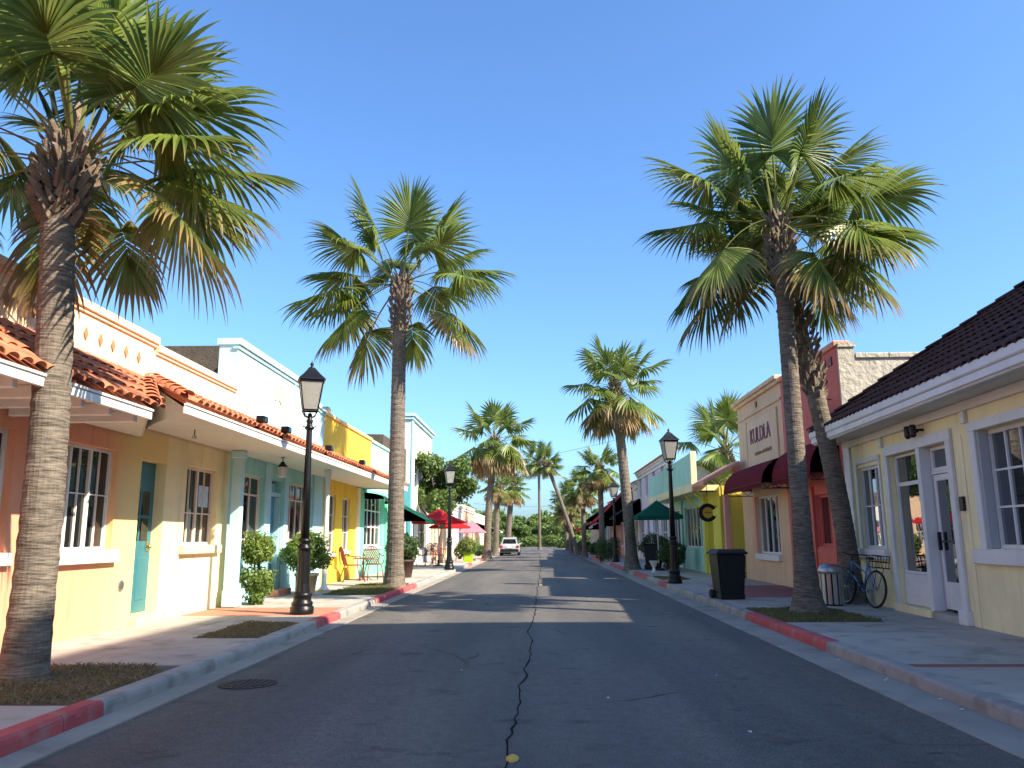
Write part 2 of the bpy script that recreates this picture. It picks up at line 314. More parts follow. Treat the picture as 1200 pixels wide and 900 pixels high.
M['leaf_dark'] = leaf_mat('dark_shrub_leaf', (.025, .06, .016), (.075, .13, .03))
M['leaf_oak'] = leaf_mat('oak_leaf', (.045, .095, .018), (.16, .23, .05))
M['grass'] = leaf_mat('grass_blade', (.075, .085, .022), (.22, .20, .075), trans=.2, rough=.7)
M['grass_dry'] = leaf_mat('dry_grass_blade', (.10, .085, .035), (.26, .21, .10), trans=.2, rough=.7)
M['car_white'] = rough_mat('pale_silver_car_paint', (.38, .41, .46), rough=.25, var=.03, bump=0, spec=.5, coat=.8)
M['car_dark'] = rough_mat('dark_car_paint', (.02, .022, .026), rough=.25, var=.03, bump=0, spec=.5, coat=.8)
M['taillight'] = rough_mat('red_tail_lens', (.40, .012, .012), rough=.2, var=.05, bump=0, spec=.5)
M['sign_purple'] = rough_mat('plum_sign_letter', (.20, .025, .085), rough=.5, var=.1, bump=0)
M['sign_brown'] = rough_mat('brown_sign_letter', (.22, .10, .07), rough=.6, var=.1, bump=0)
M['sign_gold'] = rough_mat('gold_sign_face', (.55, .36, .03), rough=.5, var=.1, bump=.05)
M['emblem'] = rough_mat('faded_gold_plaster', (.66, .54, .34), rough=.7, var=.15, scale=10, bump=.2)
M['yellow_paint'] = rough_mat('yellow_road_paint', (.62, .42, .09), rough=.7, var=.25, scale=12, bump=.3, stain=((.16, .12, .07), 9, .6))
M['crackfill'] = rough_mat('tar_seam', (.010, .010, .011), rough=.95, spec=.1, var=.2, bump=.2)
M['manhole'] = rough_mat('manhole_iron', (.035, .033, .032), rough=.6, var=.3, scale=12, bump=.3, metal=.3)
M['recess_shade'] = rough_mat('recess_shade_brown', (.36, .20, .11), var=.15, bump=.1)  # brown stands for the shade inside the recessed diamonds
M['litter'] = rough_mat('pale_litter', (.60, .57, .52), rough=.8, var=.2, bump=.1)
M['paper'] = rough_mat('blue_poster_paper', (.42, .56, .68), rough=.7, var=.25, scale=9, bump=0, stain=((.75, .78, .80), 14, .8))
M['wire'] = rough_mat('cable', (.05, .05, .055), rough=.6, var=.1, bump=0)

def faded_paint(name, ca, cb, ya, yb):
    """wall repainted from one colour into the other along its length, feathered"""
    m = stucco(name, ca); n = m.node_tree.nodes; l = m.node_tree.links; b = n['Principled BSDF']; old = b.inputs['Base Color'].links[0].from_socket
    tc = n.new('ShaderNodeTexCoord'); sx = n.new('ShaderNodeSeparateXYZ'); l.new(tc.outputs['Object'], sx.inputs[0]); nz = n.new('ShaderNodeTexNoise'); nz.inputs['Scale'].default_value = .9; l.new(tc.outputs['Object'], nz.inputs['Vector'])
    ad = n.new('ShaderNodeMath'); ad.operation = 'MULTIPLY_ADD'; l.new(nz.outputs[0], ad.inputs[0]); ad.inputs[1].default_value = .5; l.new(sx.outputs['Y'], ad.inputs[2])
    mr_ = n.new('ShaderNodeMapRange'); mr_.interpolation_type = 'SMOOTHSTEP'; mr_.inputs[1].default_value = ya; mr_.inputs[2].default_value = yb; l.new(ad.outputs[0], mr_.inputs[0])
    mx = n.new('ShaderNodeMix'); mx.data_type = 'RGBA'; l.new(mr_.outputs[0], mx.inputs[0]); l.new(old, mx.inputs[6]); mx.inputs[7].default_value = (*cb, 1); l.new(mx.outputs[2], b.inputs['Base Color']); return m
M['peach_yellow'] = faded_paint('peach_to_yellow_paint', (.80, .36, .215), (.84, .63, .27), 12.0, 13.3)

# ------------------------------------------------------------------ ground, road, kerbs, pavements
def struct(o): return tag(o, kind='structure')
bm = bmesh.new()
add_prism(bm, [(-1500, -300), (1500, -300), (1500, 2500), (-1500, 2500)], -.6, -.05); struct(obj('ground', bm, M['ground']))
bm = bmesh.new()                                          # carriageway, slightly crowned, cut along its length
ys = [-30, 0, 10, 20, 40, 80, 140, 220]; xs = [-3.5, -2.2, -1.0, 0.0, 1.0, 2.1, 3.26]
g = [[bm.verts.new((x, y, .0 + .028*(1-(x/3.4)**2))) for x in xs] for y in ys]
for j in range(len(ys)-1):
    for i in range(len(xs)-1): bm.faces.new((g[j][i], g[j][i+1], g[j+1][i+1], g[j+1][i]))
road = struct(obj('road', bm, M['asphalt']))
def crown(x): return .028*(1-(x/3.4)**2)
# jagged tar seam along the crown of the road
bm = bmesh.new(); rs = random.Random(3); y = -2.0; x = -.27; prev = None
while y < 75:
    w = (.004 + .008*rs.random())*(1 + y*.010); tx = -.24 + .27*min(1, max(0, (y-2)/34))
    x += (tx-x)*.3 + rs.uniform(-.030, .030)
    a, b = bm.verts.new((x-w, y, crown(x)+.004)), bm.verts.new((x+w, y, crown(x)+.004))
    if prev: bm.faces.new((prev[0], prev[1], b, a))
    prev = (a, b); y += .10 + .10*rs.random() + y*.006
obj('tar_seam', bm, M['crackfill'], road)
bm = bmesh.new()                                          # worn lane marker button on the seam
add_lathe(bm, [(.085, .0), (.082, .012), (.055, .024), (.0005, .027)], 14)
for v in bm.verts: v.co.x *= .55; v.co.z += crown(0) - .002; v.co.x += -.20; v.co.y += 5.80
obj('lane_marker', bm, M['yellow_paint'], road, smooth=True)
for (x, y) in ((.02, 26.0), (.03, 44.0)):
    bm = bmesh.new(); add_lathe(bm, [(.06, 0), (.055, .012), (.03, .02), (.0005, .022)], 10)
    for v in bm.verts: v.co += Vector((x, y, crown(0)-.001))
    obj('lane_marker', bm, M['yellow_paint'], road, smooth=True)
bm = bmesh.new()                                          # manhole cover: rim, plate and raised bars
add_lathe(bm, [(.30, .0), (.30, .004), (.27, .0045)], 28, cap=False)
add_lathe(bm, [(.265, .0), (.265, .003), (.0005, .0035)], 28, cap=False)
for k in range(-3, 4):
    h = math.sqrt(.24**2 - (k*.066)**2); add_box(bm, k*.066-.012, k*.066+.012, -h, h, .003, .008)
for v in bm.verts: v.co.z += crown(-3.0) + .003
for v in bm.verts: v.co.x += -3.08; v.co.y += 8.78
obj('manhole_cover', bm, M['manhole'], road)
KH, SZ = .14, .14
for sgn, side in ((-1, 'left'), (1, 'right')):
    g0, g1 = (3.5, 3.76) if sgn < 0 else (3.26, 3.72)
    bm = bmesh.new(); n = 0
    y = -20.0
    while y < 130:
        step = 3.0 if y < 60 else 10
        add_box(bm, sgn*g0, sgn*(g1+.02), y+.006, y+step-.006, -.2, .016 if sgn < 0 else .012, bev=.004 if y < 40 else 0); y += step
    struct(obj('gutter', bm, M['gutter']))
    k0, k1 = g1, g1+.19
    kr = empty('kerb', (sgn*k0, 0, 0)); struct(kr)
    reds = [(-3, 7.2), (13.95, 15.6), (19.1, 25.2), (43.5, 46), (52, 60)] if sgn < 0 else [(11.1, 15.25), (24.5, 26.2), (29, 33), (36, 44), (50, 60)]
    y = -6.0; cuts = sorted(set([c for r_ in reds for c in r_] + [90]))
    while y < 90:
        nxt = min([c for c in cuts if c > y+.05] + [y+2.4]); e = min(y+2.4, nxt)
        red = any(a-.01 <= (y+e)/2 <= b for a, b in reds)
        bm = bmesh.new()
        prof = [(k0, -.2), (k0+.012, .09), (k0+.02, .12), (k0+.045, KH+.004), (k1, KH+.006), (k1, -.2)]
        jog = rs.uniform(-.006, .006)
        K = 9; rows_ = []
        for q in range(K):
            yy = y+.005+(e-y-.01)*q/(K-1); dj = lambda i_: rs.uniform(-.005, .005) if 0 < q < K-1 and i_ in (1, 2, 3) else 0
            rows_.append([bm.verts.new((sgn*(px+jog+dj(i_)), yy, pz+jog*.5+dj(i_)*.8-(.010*(rs.random() > .93) if i_ in (2, 3) else 0))) for i_, (px, pz) in enumerate(prof)])
        for a, b in zip(rows_, rows_[1:]):
            for i in range(len(prof)): bm.faces.new((a[i], a[(i+1) % 6], b[(i+1) % 6], b[i]))
        bm.faces.new(rows_[0]); bm.faces.new(rows_[-1][::-1]); fix(bm)
        obj('red_kerb_stone' if red else 'kerb_stone', bm, M['kerb_red'] if red else M['kerb'], kr)
        y = e
# pavements: a bed with separate slabs, joints recessed
def slab(parent, x0, x1, y0, y1, mat, j=.009):
    if x0 > x1: x0, x1 = x1, x0
    dz = rs.uniform(-.002, .002); bm = bmesh.new(); add_box(bm, x0+j, x1-j, y0+j, y1-j, .09, SZ+dz, bev=.005)
    return obj('paving_slab', bm, mat, parent)
def slabs(parent, x0, x1, y0, y1, step, mat):
    n = max(1, round((y1-y0)/step)); d = (y1-y0)/n
    for i in range(n): slab(parent, x0, x1, y0+i*d, y0+(i+1)*d, mat)
bm = bmesh.new(); add_prism(bm, [(-9, -8), (-3.94, -8), (-3.94, 130), (-9, 130)], -.3, .125); swl = struct(obj('sidewalk', bm, M['joint']))
swl.name = 'sidewalk'
slabs(swl, -6.7, -5.42, -4, 14.9, 1.5, M['concrete']); slabs(swl, -6.7, -5.42, 16.7, 60, 1.5, M['concrete'])
slabs(swl, -6.7, -5.42, 14.9, 16.7, .9, M['pave_red']); slabs(swl, -5.42, -3.95, 14.9, 16.7, .9, M['pave_red'])
slabs(swl, -5.42, -3.95, -4, 7.0, 1.5, M['concrete']); slabs(swl, -5.42, -3.95, 9.2, 11.6, 1.2, M['concrete'])
slabs(swl, -5.42, -4.92, 11.6, 13.8, 1.1, M['concrete']); slabs(swl, -5.42, -3.95, 13.8, 14.9, 1.1, M['concrete'])
slabs(swl, -5.42, -3.95, 16.7, 20.2, 1.5, M['concrete']); slabs(swl, -5.42, -3.95, 25.0, 60, 1.5, M['concrete'])
for k in range(7): slab(swl, -7.9, -6.7, 17.2+k*1.5, 18.7+k*1.5, M['concrete'])
bm = bmesh.new(); add_prism(bm, [(3.9, -8), (9, -8), (9, 130), (3.9, 130)], -.3, .125); swr = struct(obj('sidewalk', bm, M['joint']))
slabs(swr, 5.55, 6.95, -4, 19, 1.5, M['concrete']); slabs(swr, 5.3, 6.95, 23.5, 60, 1.5, M['concrete'])
slabs(swr, 4.7, 6.95, 19, 23.5, .75, M['pave_darkred']); slabs(swr, 3.92, 4.7, 19, 23.5, 1.5, M['concrete'])
slabs(swr, 3.92, 5.55, -4, 8.98, 1.5, M['concrete']); slabs(swr, 3.92, 5.55, 8.98, 9.2, .22, M['pave_darkred']); slabs(swr, 3.92, 5.55, 9.2, 13.5, 1.43, M['concrete'])
slabs(swr, 3.92, 5.55, 16.1, 19, 1.45, M['concrete']); slabs(swr, 3.92, 5.3, 23.5, 26.7, 1.5, M['concrete']); slabs(swr, 4.85, 5.3, 26.7, 28.9, 1.1, M['concrete']); slabs(swr, 3.92, 5.3, 28.9, 60, 1.5, M['concrete'])
for sx, x0, x1, sw in ((-1, -8.9, -3.95, swl), (1, 3.92, 8.9, swr)):
    bm = bmesh.new()
    for k in range(24): add_box(bm, x0+.01, x1-.01, 60+k*2.8+.01, 62.8+k*2.8-.01, .09, SZ)
    tag(obj('far_paving_slabs', bm, M['concrete'], sw), kind='stuff')
# grass beds
def blades(name, poly, n, h, mat, seed, clump=.5):
    r_ = np.random.default_rng(seed); xs_ = [p[0] for p in poly]; ys_ = [p[1] for p in poly]
    V = []; F = []; A = []
    def inside(x, y):
        c = False; j = len(poly)-1
        for i in range(len(poly)):
            if (poly[i][1] > y) != (poly[j][1] > y) and x < (poly[j][0]-poly[i][0])*(y-poly[i][1])/(poly[j][1]-poly[i][1])+poly[i][0]: c = not c
            j = i
        return c
    k = 0
    while k < n:
        x, y = r_.uniform(min(xs_), max(xs_)), r_.uniform(min(ys_), max(ys_))
        if not inside(x, y): continue
        dens = .5+.5*math.sin(x*5.1+1.7*math.sin(y*3.1))*math.sin(y*4.3+x)
        if r_.random() > .35+clump*dens: k += .3; continue
        a = r_.uniform(0, 6.28); hh = h*r_.uniform(.4, 1.2)*(.6+.6*dens); w = .006+.004*r_.random(); lx, ly = r_.normal(0, .6*hh, 2)
        i = len(V); z0 = .142
        V += [(x-w*math.cos(a), y-w*math.sin(a), z0), (x+w*math.cos(a), y+w*math.sin(a), z0), (x+lx*.4, y+ly*.4, z0+hh*.6), (x+lx, y+ly, z0+hh*.85)]
        F += [(i, i+1, i+2), (i+1, i+3, i+2)]; A += [min(1, max(0, r_.normal(.5, .28)))]*4; k += 1
    o = pyobj(name, V, F, mat); at = o.data.attributes.new('rnd', 'FLOAT', 'POINT'); at.data.foreach_set('value', A)
    return o
def bed(name, poly, label, n, h, mat, seed):
    cx_, cy_ = sum(p[0] for p in poly)/len(poly), sum(p[1] for p in poly)/len(poly)
    bm = bmesh.new(); add_prism(bm, poly, .08, .138); so = obj('soil_bed', bm, M['soil']); struct(so)
    o = blades('grass', poly, n, h, mat, seed); tag(o, label, 'grass', kind='stuff')
bed('a', [(-5.4, 7.02), (-3.97, 7.02), (-3.97, 8.7), (-4.3, 9.18), (-5.4, 9.18)], 'thin weedy grass around the thick palm trunk at the left edge', 4200, .05, M['grass_dry'], 1)
bed('b', [(-4.9, 11.62), (-3.97, 11.62), (-3.97, 13.4), (-4.2, 13.78), (-4.9, 13.78)], 'dull grass patch at the kerb before the near left lamp post', 5200, .04, M['grass_dry'], 2)
bed('c', [(-5.4, 20.25), (-3.97, 20.25), (-3.97, 24.95), (-5.4, 24.95)], 'sunlit yellow-green grass round the second left palm', 12000, .055, M['grass'], 3)
bed('d', [(3.94, 13.52), (5.5, 13.52), (5.5, 16.08), (3.94, 16.08)], 'shaded dark grass round the double palm on the right', 8000, .05, M['grass'], 4)
bed('e', [(3.94, 26.72), (4.83, 26.72), (4.83, 28.88), (3.94, 28.88)], 'small grass patch beside the right lamp post', 3200, .05, M['grass'], 5)
# litter along the right gutter and on the asphalt
for i, (x, y) in enumerate(((3.60, 10.3), (3.64, 9.0), (3.58, 8.9), (3.66, 7.9), (3.62, 7.45), (1.9, 9.2), (.62, 7.9), (1.6, 6.6), (-3.4, 14.6), (-.9, 9.5))):
    bm = bmesh.new(); s = rs.uniform(.010, .026)
    pts = [(s*math.cos(a)*rs.uniform(.5, 1), s*math.sin(a)*rs.uniform(.5, 1)) for a in (0, 1.1, 2.3, 3.4, 4.6, 5.5)]
    add_prism(bm, pts, 0, .006)
    for v in bm.verts: v.co.z += .3*abs(v.co.x)
    z = .017 if abs(x) > 3.3 else crown(x)+.003
    for v in bm.verts: v.co += Vector((x, y, z))
    where = ['near the end of the red kerb', 'in the right gutter, larger scrap', 'beside the larger scrap in the right gutter', 'in the right gutter towards the camera', 'nearest the camera in the right gutter', 'on the dark asphalt of the right lane', 'on the asphalt right of the seam', 'on the near right asphalt', 'by the left gutter below the lamp post', 'on the asphalt left of the seam'][i]
    tag(obj('litter_scrap', bm, M['litter']), 'tiny pale litter scrap ' + where, 'litter', 'litter on the road')

# ------------------------------------------------------------------ facade helpers: (u along the wall, v up, w outwards)
def facing_x(X, s): return lambda u, v, w: (X+s*w, u, v)      # wall running along the street
def facing_y(Y, s): return lambda u, v, w: (u, Y+s*w, v)      # end wall
def mbox(bm, mp, u0, u1, v0, v1, w0, w1, bev=0):
    a, b = mp(u0, v0, w0), mp(u1, v1, w1); add_box(bm, a[0], b[0], a[1], b[1], a[2], b[2], bev)
def pbox(name, mp, u0, u1, v0, v1, w0, w1, mat, parent, bev=.006):
    bm = bmesh.new(); mbox(bm, mp, u0, u1, v0, v1, w0, w1, bev); return obj(name, bm, mat, parent)
def wall(name, mp, u0, u1, v0, v1, openings, mat, parent, depth=.24):
    bm = bmesh.new()
    us = sorted(set([u0, u1] + [min(max(q, u0), u1) for o in openings for q in o[:2]])); vv = sorted(set([v0, v1] + [min(max(q, v0), v1) for o in openings for q in o[2:]]))
    nu, nv = len(us)-1, len(vv)-1
    solid = [[not any(o[0] < (us[i]+us[i+1])/2 < o[1] and o[2] < (vv[j]+vv[j+1])/2 < o[3] for o in openings) for j in range(nv)] for i in range(nu)]
    cache = {}
    def V(i, j, k):
        if (i, j, k) not in cache: cache[(i, j, k)] = bm.verts.new(mp(us[i], vv[j], -depth if k else 0))
        return cache[(i, j, k)]
    def S(i, j): return 0 <= i < nu and 0 <= j < nv and solid[i][j]
    for i in range(nu):
        for j in range(nv):
            if not solid[i][j]: continue
            bm.faces.new((V(i, j, 0), V(i+1, j, 0), V(i+1, j+1, 0), V(i, j+1, 0))); bm.faces.new((V(i, j, 1), V(i, j+1, 1), V(i+1, j+1, 1), V(i+1, j, 1)))
            if not S(i-1, j): bm.faces.new((V(i, j, 0), V(i, j+1, 0), V(i, j+1, 1), V(i, j, 1)))
            if not S(i+1, j): bm.faces.new((V(i+1, j, 0), V(i+1, j, 1), V(i+1, j+1, 1), V(i+1, j+1, 0)))
            if not S(i, j-1): bm.faces.new((V(i, j, 0), V(i, j, 1), V(i+1, j, 1), V(i+1, j, 0)))
            if not S(i, j+1): bm.faces.new((V(i, j+1, 0), V(i+1, j+1, 0), V(i+1, j+1, 1), V(i, j+1, 1)))
    fix(bm); return obj(name, bm, mat, parent)
def window(mp, u0, u1, v0, v1, cols, rows, frame, parent, w=-.10, fw=.055, mw=.022, glass='glass', sill=None, sillm=None, name='window', mull=None):
    """frame mesh, one pane object for each light, sill. cols, rows: counts or lists of fractions; mull: indices of thick mullions"""
    bm = bmesh.new(); d = .07
    for a in ((u0, u1, v1-fw, v1), (u0, u1, v0, v0+fw)): mbox(bm, mp, a[0], a[1], a[2], a[3], w-d, w, .004)
    for a in ((u0, u0+fw), (u1-fw, u1)): mbox(bm, mp, a[0], a[1], v0+fw, v1-fw, w-d, w-.002, .004)
    cu = [i/cols for i in range(cols+1)] if isinstance(cols, int) else [0]+list(cols)+[1]
    cv = [i/rows for i in range(rows+1)] if isinstance(rows, int) else [0]+list(rows)+[1]
    U = [u0+fw+(u1-u0-2*fw)*c for c in cu]; Vv = [v0+fw+(v1-v0-2*fw)*c for c in cv]
    for k, u in enumerate(U[1:-1]):
        t = fw*.62 if mull and (k+1) in mull else mw/2; mbox(bm, mp, u-t, u+t, v0+fw, v1-fw, w-d+.01, w-.006 if mull and (k+1) in mull else w-.016)
    for v in Vv[1:-1]: mbox(bm, mp, u0+fw, u1-fw, v-mw/2, v+mw/2, w-d+.012, w-.019)
    fo = obj(name, bm, frame, parent)
    for i in range(len(U)-1):
        for j in range(len(Vv)-1):
            b2 = bmesh.new(); mbox(b2, mp, U[i]+.002, U[i+1]-.002, Vv[j]+.002, Vv[j+1]-.002, w-.052, w-.046)
            t1, t2 = rnd.uniform(-.006, .006), rnd.uniform(-.006, .006); c = Vector(mp((U[i]+U[i+1])/2, (Vv[j]+Vv[j+1])/2, w-.049))
            ax = Vector(mp(0, 1, 0))-Vector(mp(0, 0, 0)); ux = Vector(mp(1, 0, 0))-Vector(mp(0, 0, 0)); nx = Vector(mp(0, 0, 1))-Vector(mp(0, 0, 0))
            for vt in b2.verts: q = vt.co-c; vt.co += nx*(q.dot(ux)*t1+q.dot(ax)*t2)
            obj('pane', b2, M[glass], fo)
    if sill: pbox('sill', mp, u0-sill[0], u1+sill[0], v0-sill[1], v0-.004, -.12, sill[2], sillm or frame, fo)
    return fo
def tile_mesh(name, L=.46, r0=.105, r1=.085, n=7):
    V = []; F = []
    for k, (x, r) in enumerate(((0, r1), (L, r0))):
        for i in range(n+1):
            a = math.pi*i/n; V.append((x, -r*math.cos(a), r*math.sin(a)*.62))
        for i in range(n+1):
            a = math.pi*i/n; V.append((x, -(r-.016)*math.cos(a), (r-.016)*math.sin(a)*.62))
    m = n+1
    for i in range(n):
        F.append((i, i+1, 2*m+i+1, 2*m+i)); F.append((2*m+i, 2*m+i+1, 3*m+i+1, 3*m+i)); F.append((m+i, 3*m+i, 3*m+i+1, m+i+1))
    me = bpy.data.meshes.new(name); me.from_pydata(V, [], F); me.shade_smooth()
    return me
TILE = tile_mesh('barrel_tile'); TILE.materials.append(M['tile'])
TILE_D = tile_mesh('barrel_tile_dark'); TILE_D.materials.append(M['tile_dark'])
def tile_matrix(p, down, up_n, side):
    j = rnd.uniform(-.02, .02); m = Matrix((down, side, up_n)).transposed().to_4x4()
    m.translation = p; return m @ Matrix.Rotation(j, 4, 'Z') @ Matrix.Rotation(rnd.uniform(-.015, .015), 4, 'Y')
def tiled_slope(parent, e0, e1, up, mesh, rows, pitch=.40, gap=.225, cap=10**9, deckmat=None, inside=None, root=None, lift=.0):
    """rows of barrel tiles: eave line e0-e1, 'up' the unit vector up the slope. The first `cap` tiles are parts, the rest one joined part."""
    e0, e1, up = Vector(e0), Vector(e1), Vector(up).normalized(); along = (e1-e0); L = along.length; along.normalize()
    nrm = along.cross(up).normalized()
    if nrm.z < 0: nrm = -nrm
    down = -up; side = nrm.cross(down).normalized()
    n = int(L/gap); cnt = 0; rest = bmesh.new(); anyrest = False
    for r_ in range(rows):
        for i in range(n):
            p = e0+along*((i+.5)*L/n)+up*(r_*pitch+.42)+nrm*(.01+.02)
            if inside and not inside(e0+along*((i+.5)*L/n)+up*(r_*pitch+.15)): continue
            m = tile_matrix(p, down, nrm, side); m = m @ Matrix.Rotation(-.05, 4, 'Y')
            if cnt < cap:
                o = bpy.data.objects.new('roof_tile', mesh); link(o); o.parent = parent
                o.matrix_parent_inverse = Matrix.Translation(-parent.location) if parent.parent is None else Matrix.Identity(4)
                o.matrix_basis = m; cnt += 1
            else:
                t = bmesh.new(); t.from_mesh(mesh); merge(rest, t, m); anyrest = True
    if anyrest:
        for f in rest.faces: f.smooth = True
        tag(obj('further_roof_tiles', rest, mesh.materials[0], parent), kind='stuff')
    else: rest.free()
def slope_deck(name, pts, th, mat, parent):
    """a flat roof slab: polygon pts (3d, coplanar) thickened downwards"""
    bm = bmesh.new(); a = [bm.verts.new(p) for p in pts]; b = [bm.verts.new((p[0], p[1], p[2]-th)) for p in pts]; n = len(pts)
    bm.faces.new(a); bm.faces.new(b[::-1])
    for i in range(n): bm.faces.new((a[i], b[i], b[(i+1) % n], a[(i+1) % n]))
    fix(bm); return obj(name, bm, mat, parent)
def text_mesh(txt, size, ext):
    cu = bpy.data.curves.new('t', 'FONT'); cu.body = txt; cu.size = size; cu.extrude = ext; cu.resolution_u = 3
    o = bpy.data.objects.new('t', cu); link(o); bpy.context.view_layer.update()
    me = bpy.data.meshes.new_from_object(o.evaluated_get(bpy.context.evaluated_depsgraph_get())); bpy.data.objects.remove(o); return me
def panel_door(mp, u0, u1, v0, v1, w, mat, parent, lites=None, handle=None, panels=True):
    d = pbox('door', mp, u0, u1, v0, v1, w-.05, w, mat, parent, .004)
    wd, h = u1-u0, v1-v0
    if panels:
        for (a, b) in ((.12, .46), (.54, .88)):
            pbox('panel', mp, u0+wd*a, u0+wd*b, v0+h*.08, v0+h*.36, w-.01, w+.012, mat, d, .01)
    if lites:
        for (a, b) in ((.16, .46), (.54, .84)):
            for (c, e) in lites:
                pbox('pane', mp, u0+wd*a, u0+wd*b, v0+h*c, v0+h*e, w-.005, w+.004, M['glass'], d, 0)
    if handle is not None:
        hx = u0+wd*handle; bm = bmesh.new(); c = mp(hx, v0+h*.43, w+.05)
        bmesh.ops.create_icosphere(bm, subdivisions=2, radius=.036, matrix=Matrix.Translation(c)); obj('knob', bm, M['brass'], d, smooth=True)
        pbox('lock_plate', mp, hx-.03, hx+.03, v0+h*.40, v0+h*.47, w, w+.012, M['brass'], d, .003)
    return d

# ------------------------------------------------------------------ left side: peach shop
mp = facing_x(-6.6, 1)
b1 = empty('peach_shop', (-6.6, 12, .14), 'single-storey peach, yellow and cream stucco shop with a teal door', 'building')
w0 = (8.2, 9.88, 1.36, 2.89); w1 = (10.72, 12.4, 1.36, 2.88); dr = (13.16, 14.06, .30, 2.83); w2 = (14.92, 16.4, 1.40, 2.89)
wall('wall', mp, 1, 14.06, .05, 3.3, [w0, w1, dr], M['peach_yellow'], b1)
wall('wall', mp, 14.06, 17.0, .05, 3.3, [w2], M['cream'], b1)
wall('parapet', mp, 1, 13.25, 3.3, 4.82, [], M['parapet_peach'], b1); wall('parapet', mp, 13.25, 17.0, 3.3, 4.70, [], M['parapet_peach'], b1)
for (a, b, z) in ((1, 13.33, 4.82), (13.33, 17.05, 4.70)):
    bm = bmesh.new(); mbox(bm, mp, a, b, z, z+.13, -.34, .07, .012); mbox(bm, mp, a, b-.003, z-.05, z, -.1, .035, .006); obj('coping', bm, M['parapet_peach'], b1)
for y in (9.39, 9.95, 10.49, 11.17, 11.57, 11.93, 12.33, 12.75):  # raised diamonds for recessed ones, their shade put into the colour
    bm = bmesh.new(); mm = Matrix(((0, 0, 1, -6.6), (1, 0, 0, y), (0, 1, 0, 4.47), (0, 0, 0, 1)))
    add_prism(bm, [(-.055, 0), (0, -.10), (.055, 0), (0, .10)], -.02, .022, mm); fix(bm); obj('diamond_ornament', bm, M['recess_shade'], b1)
box('rear_block', -15, -6.86, 1, 17.0, .0, 4.35, M['parapet_peach'], b1)
window(mp, *w0, 4, [.36, .66], M['white'], b1, sill=(.06, .16, .09))
window(mp, *w1, 6, [.54], M['white'], b1, sill=(.09, .19, .10), mull=(2, 4), fw=.045, mw=.016)
window(mp, *w2, 4, [.40], M['pinkwhite'], b1, sill=(.16, .16, .10), sillm=M['parapet_peach'], mull=(2,))
panel_door(mp, *dr, -.19, M['teal_door'], b1, lites=((.47, .62), (.64, .80)), handle=.86)
pbox('door_step', mp, 13.08, 14.14, .12, .296, -.24, .16, M['concrete'], b1, .012)
bm = bmesh.new(); add_lathe(bm, [(.085, 0), (.085, .02), (.06, .03)], 14)
for v in bm.verts: v.co = Vector((-6.6+v.co.z, 12.78+v.co.x, .80+v.co.y))
obj('round_cover_plate', bm, M['steel'], b1)
o = pbox('paper_poster', mp, 15.80, 16.27, 2.14, 2.56, -.142, -.136, M['paper'], None, 0); tag(o, 'pale blue printed paper poster taped inside the cream wall window', 'poster')
# canopy over the near windows
cz0, cz1 = 3.10, 3.28
def canopy(name, X, ya, yb, wa, wb, zb, zt, zw, label, cap):
    """tiled lean-to: eave at X from ya to yb, meeting the wall from wa to wb"""
    root = empty(name, (X, (ya+yb)/2, zb), label, 'canopy'); XW = -6.58
    deck = slope_deck('roof_deck', [(XW, wa, zw), (X, ya, zt+.02), (X, yb, zt+.02), (XW, wb, zw)], .05, M['tile'], root)
    up = Vector((XW-X, 0, zw-zt-.02)).normalized(); rows = int(math.hypot(XW-X, zw-zt)/.40)
    def inside(p): f = (p.x-X)/(XW-X); return ya+(wa-ya)*f+.02 < p.y < yb+(wb-yb)*f+.02
    tiled_slope(deck, (X, min(ya, wa), zt+.02), (X, max(yb, wb), zt+.02), up, TILE, rows, cap=cap, inside=inside)
    box('fascia', X-.035, X+.012, ya, yb, zb, zt-.035, M['white'], root, .006); box('fascia_cap', X-.03, X+.032, ya-.005, yb+.005, zt-.034, zt+.0, M['white'], root, .006)
    slope_deck('soffit', [(XW, wa+.03, zb+.11), (X-.038, ya+.03, zb+.11), (X-.038, yb-.03, zb+.11), (XW, wb-.03, zb+.11)], .025, M['soffit'], root)
    for (ye, yw, dy) in ((ya+.002, wa+.002, .026), (yb-.03, wb-.03, .026)):           # closed ends under the tiles
        bm = bmesh.new(); a = [(XW+.01, yw, zb+.112), (X-.04, ye, zb+.02), (X-.04, ye, zt-.05), (XW+.01, yw, zw-.06)]
        v0 = [bm.verts.new(p) for p in a]; v1 = [bm.verts.new((p[0], p[1]+dy, p[2])) for p in a]; bm.faces.new(v0); bm.faces.new(v1[::-1])
        for i in range(4): bm.faces.new((v0[i], v1[i], v1[(i+1) % 4], v0[(i+1) % 4]))
        fix(bm); obj('end_board', bm, M['soffit'], root)
    e_, w_ = (Vector((X, ya, zt+.06)), Vector((XW, wa, zw+.04))) if wa > ya else (Vector((X, yb, zt+.06)), Vector((XW, wb, zw+.04)))
    ru = (w_-e_).normalized(); nrm = Vector((0, 0, 1)); nrm = (nrm-nrm.dot(ru)*ru).normalized()
    for k in range(int((w_-e_).length/.38)):                  # hip tiles along the slanting end
        o = bpy.data.objects.new('hip_tile', TILE); link(o); o.parent = deck; p = e_+ru*(k*.38+.42)+nrm*.03
        o.matrix_basis = tile_matrix(p, -ru, nrm, nrm.cross(-ru)) @ Matrix.Rotation(-.06, 4, 'Y') @ Matrix.Diagonal((1, 1.15, 1.3, 1))
    return root
cn1 = canopy('tiled_canopy', -5.2, 1.5, 10.52, 1.5, 13.05, 3.09, 3.23, 4.13, 'short terracotta-tiled canopy over the peach wall behind the nearest palm', 300)
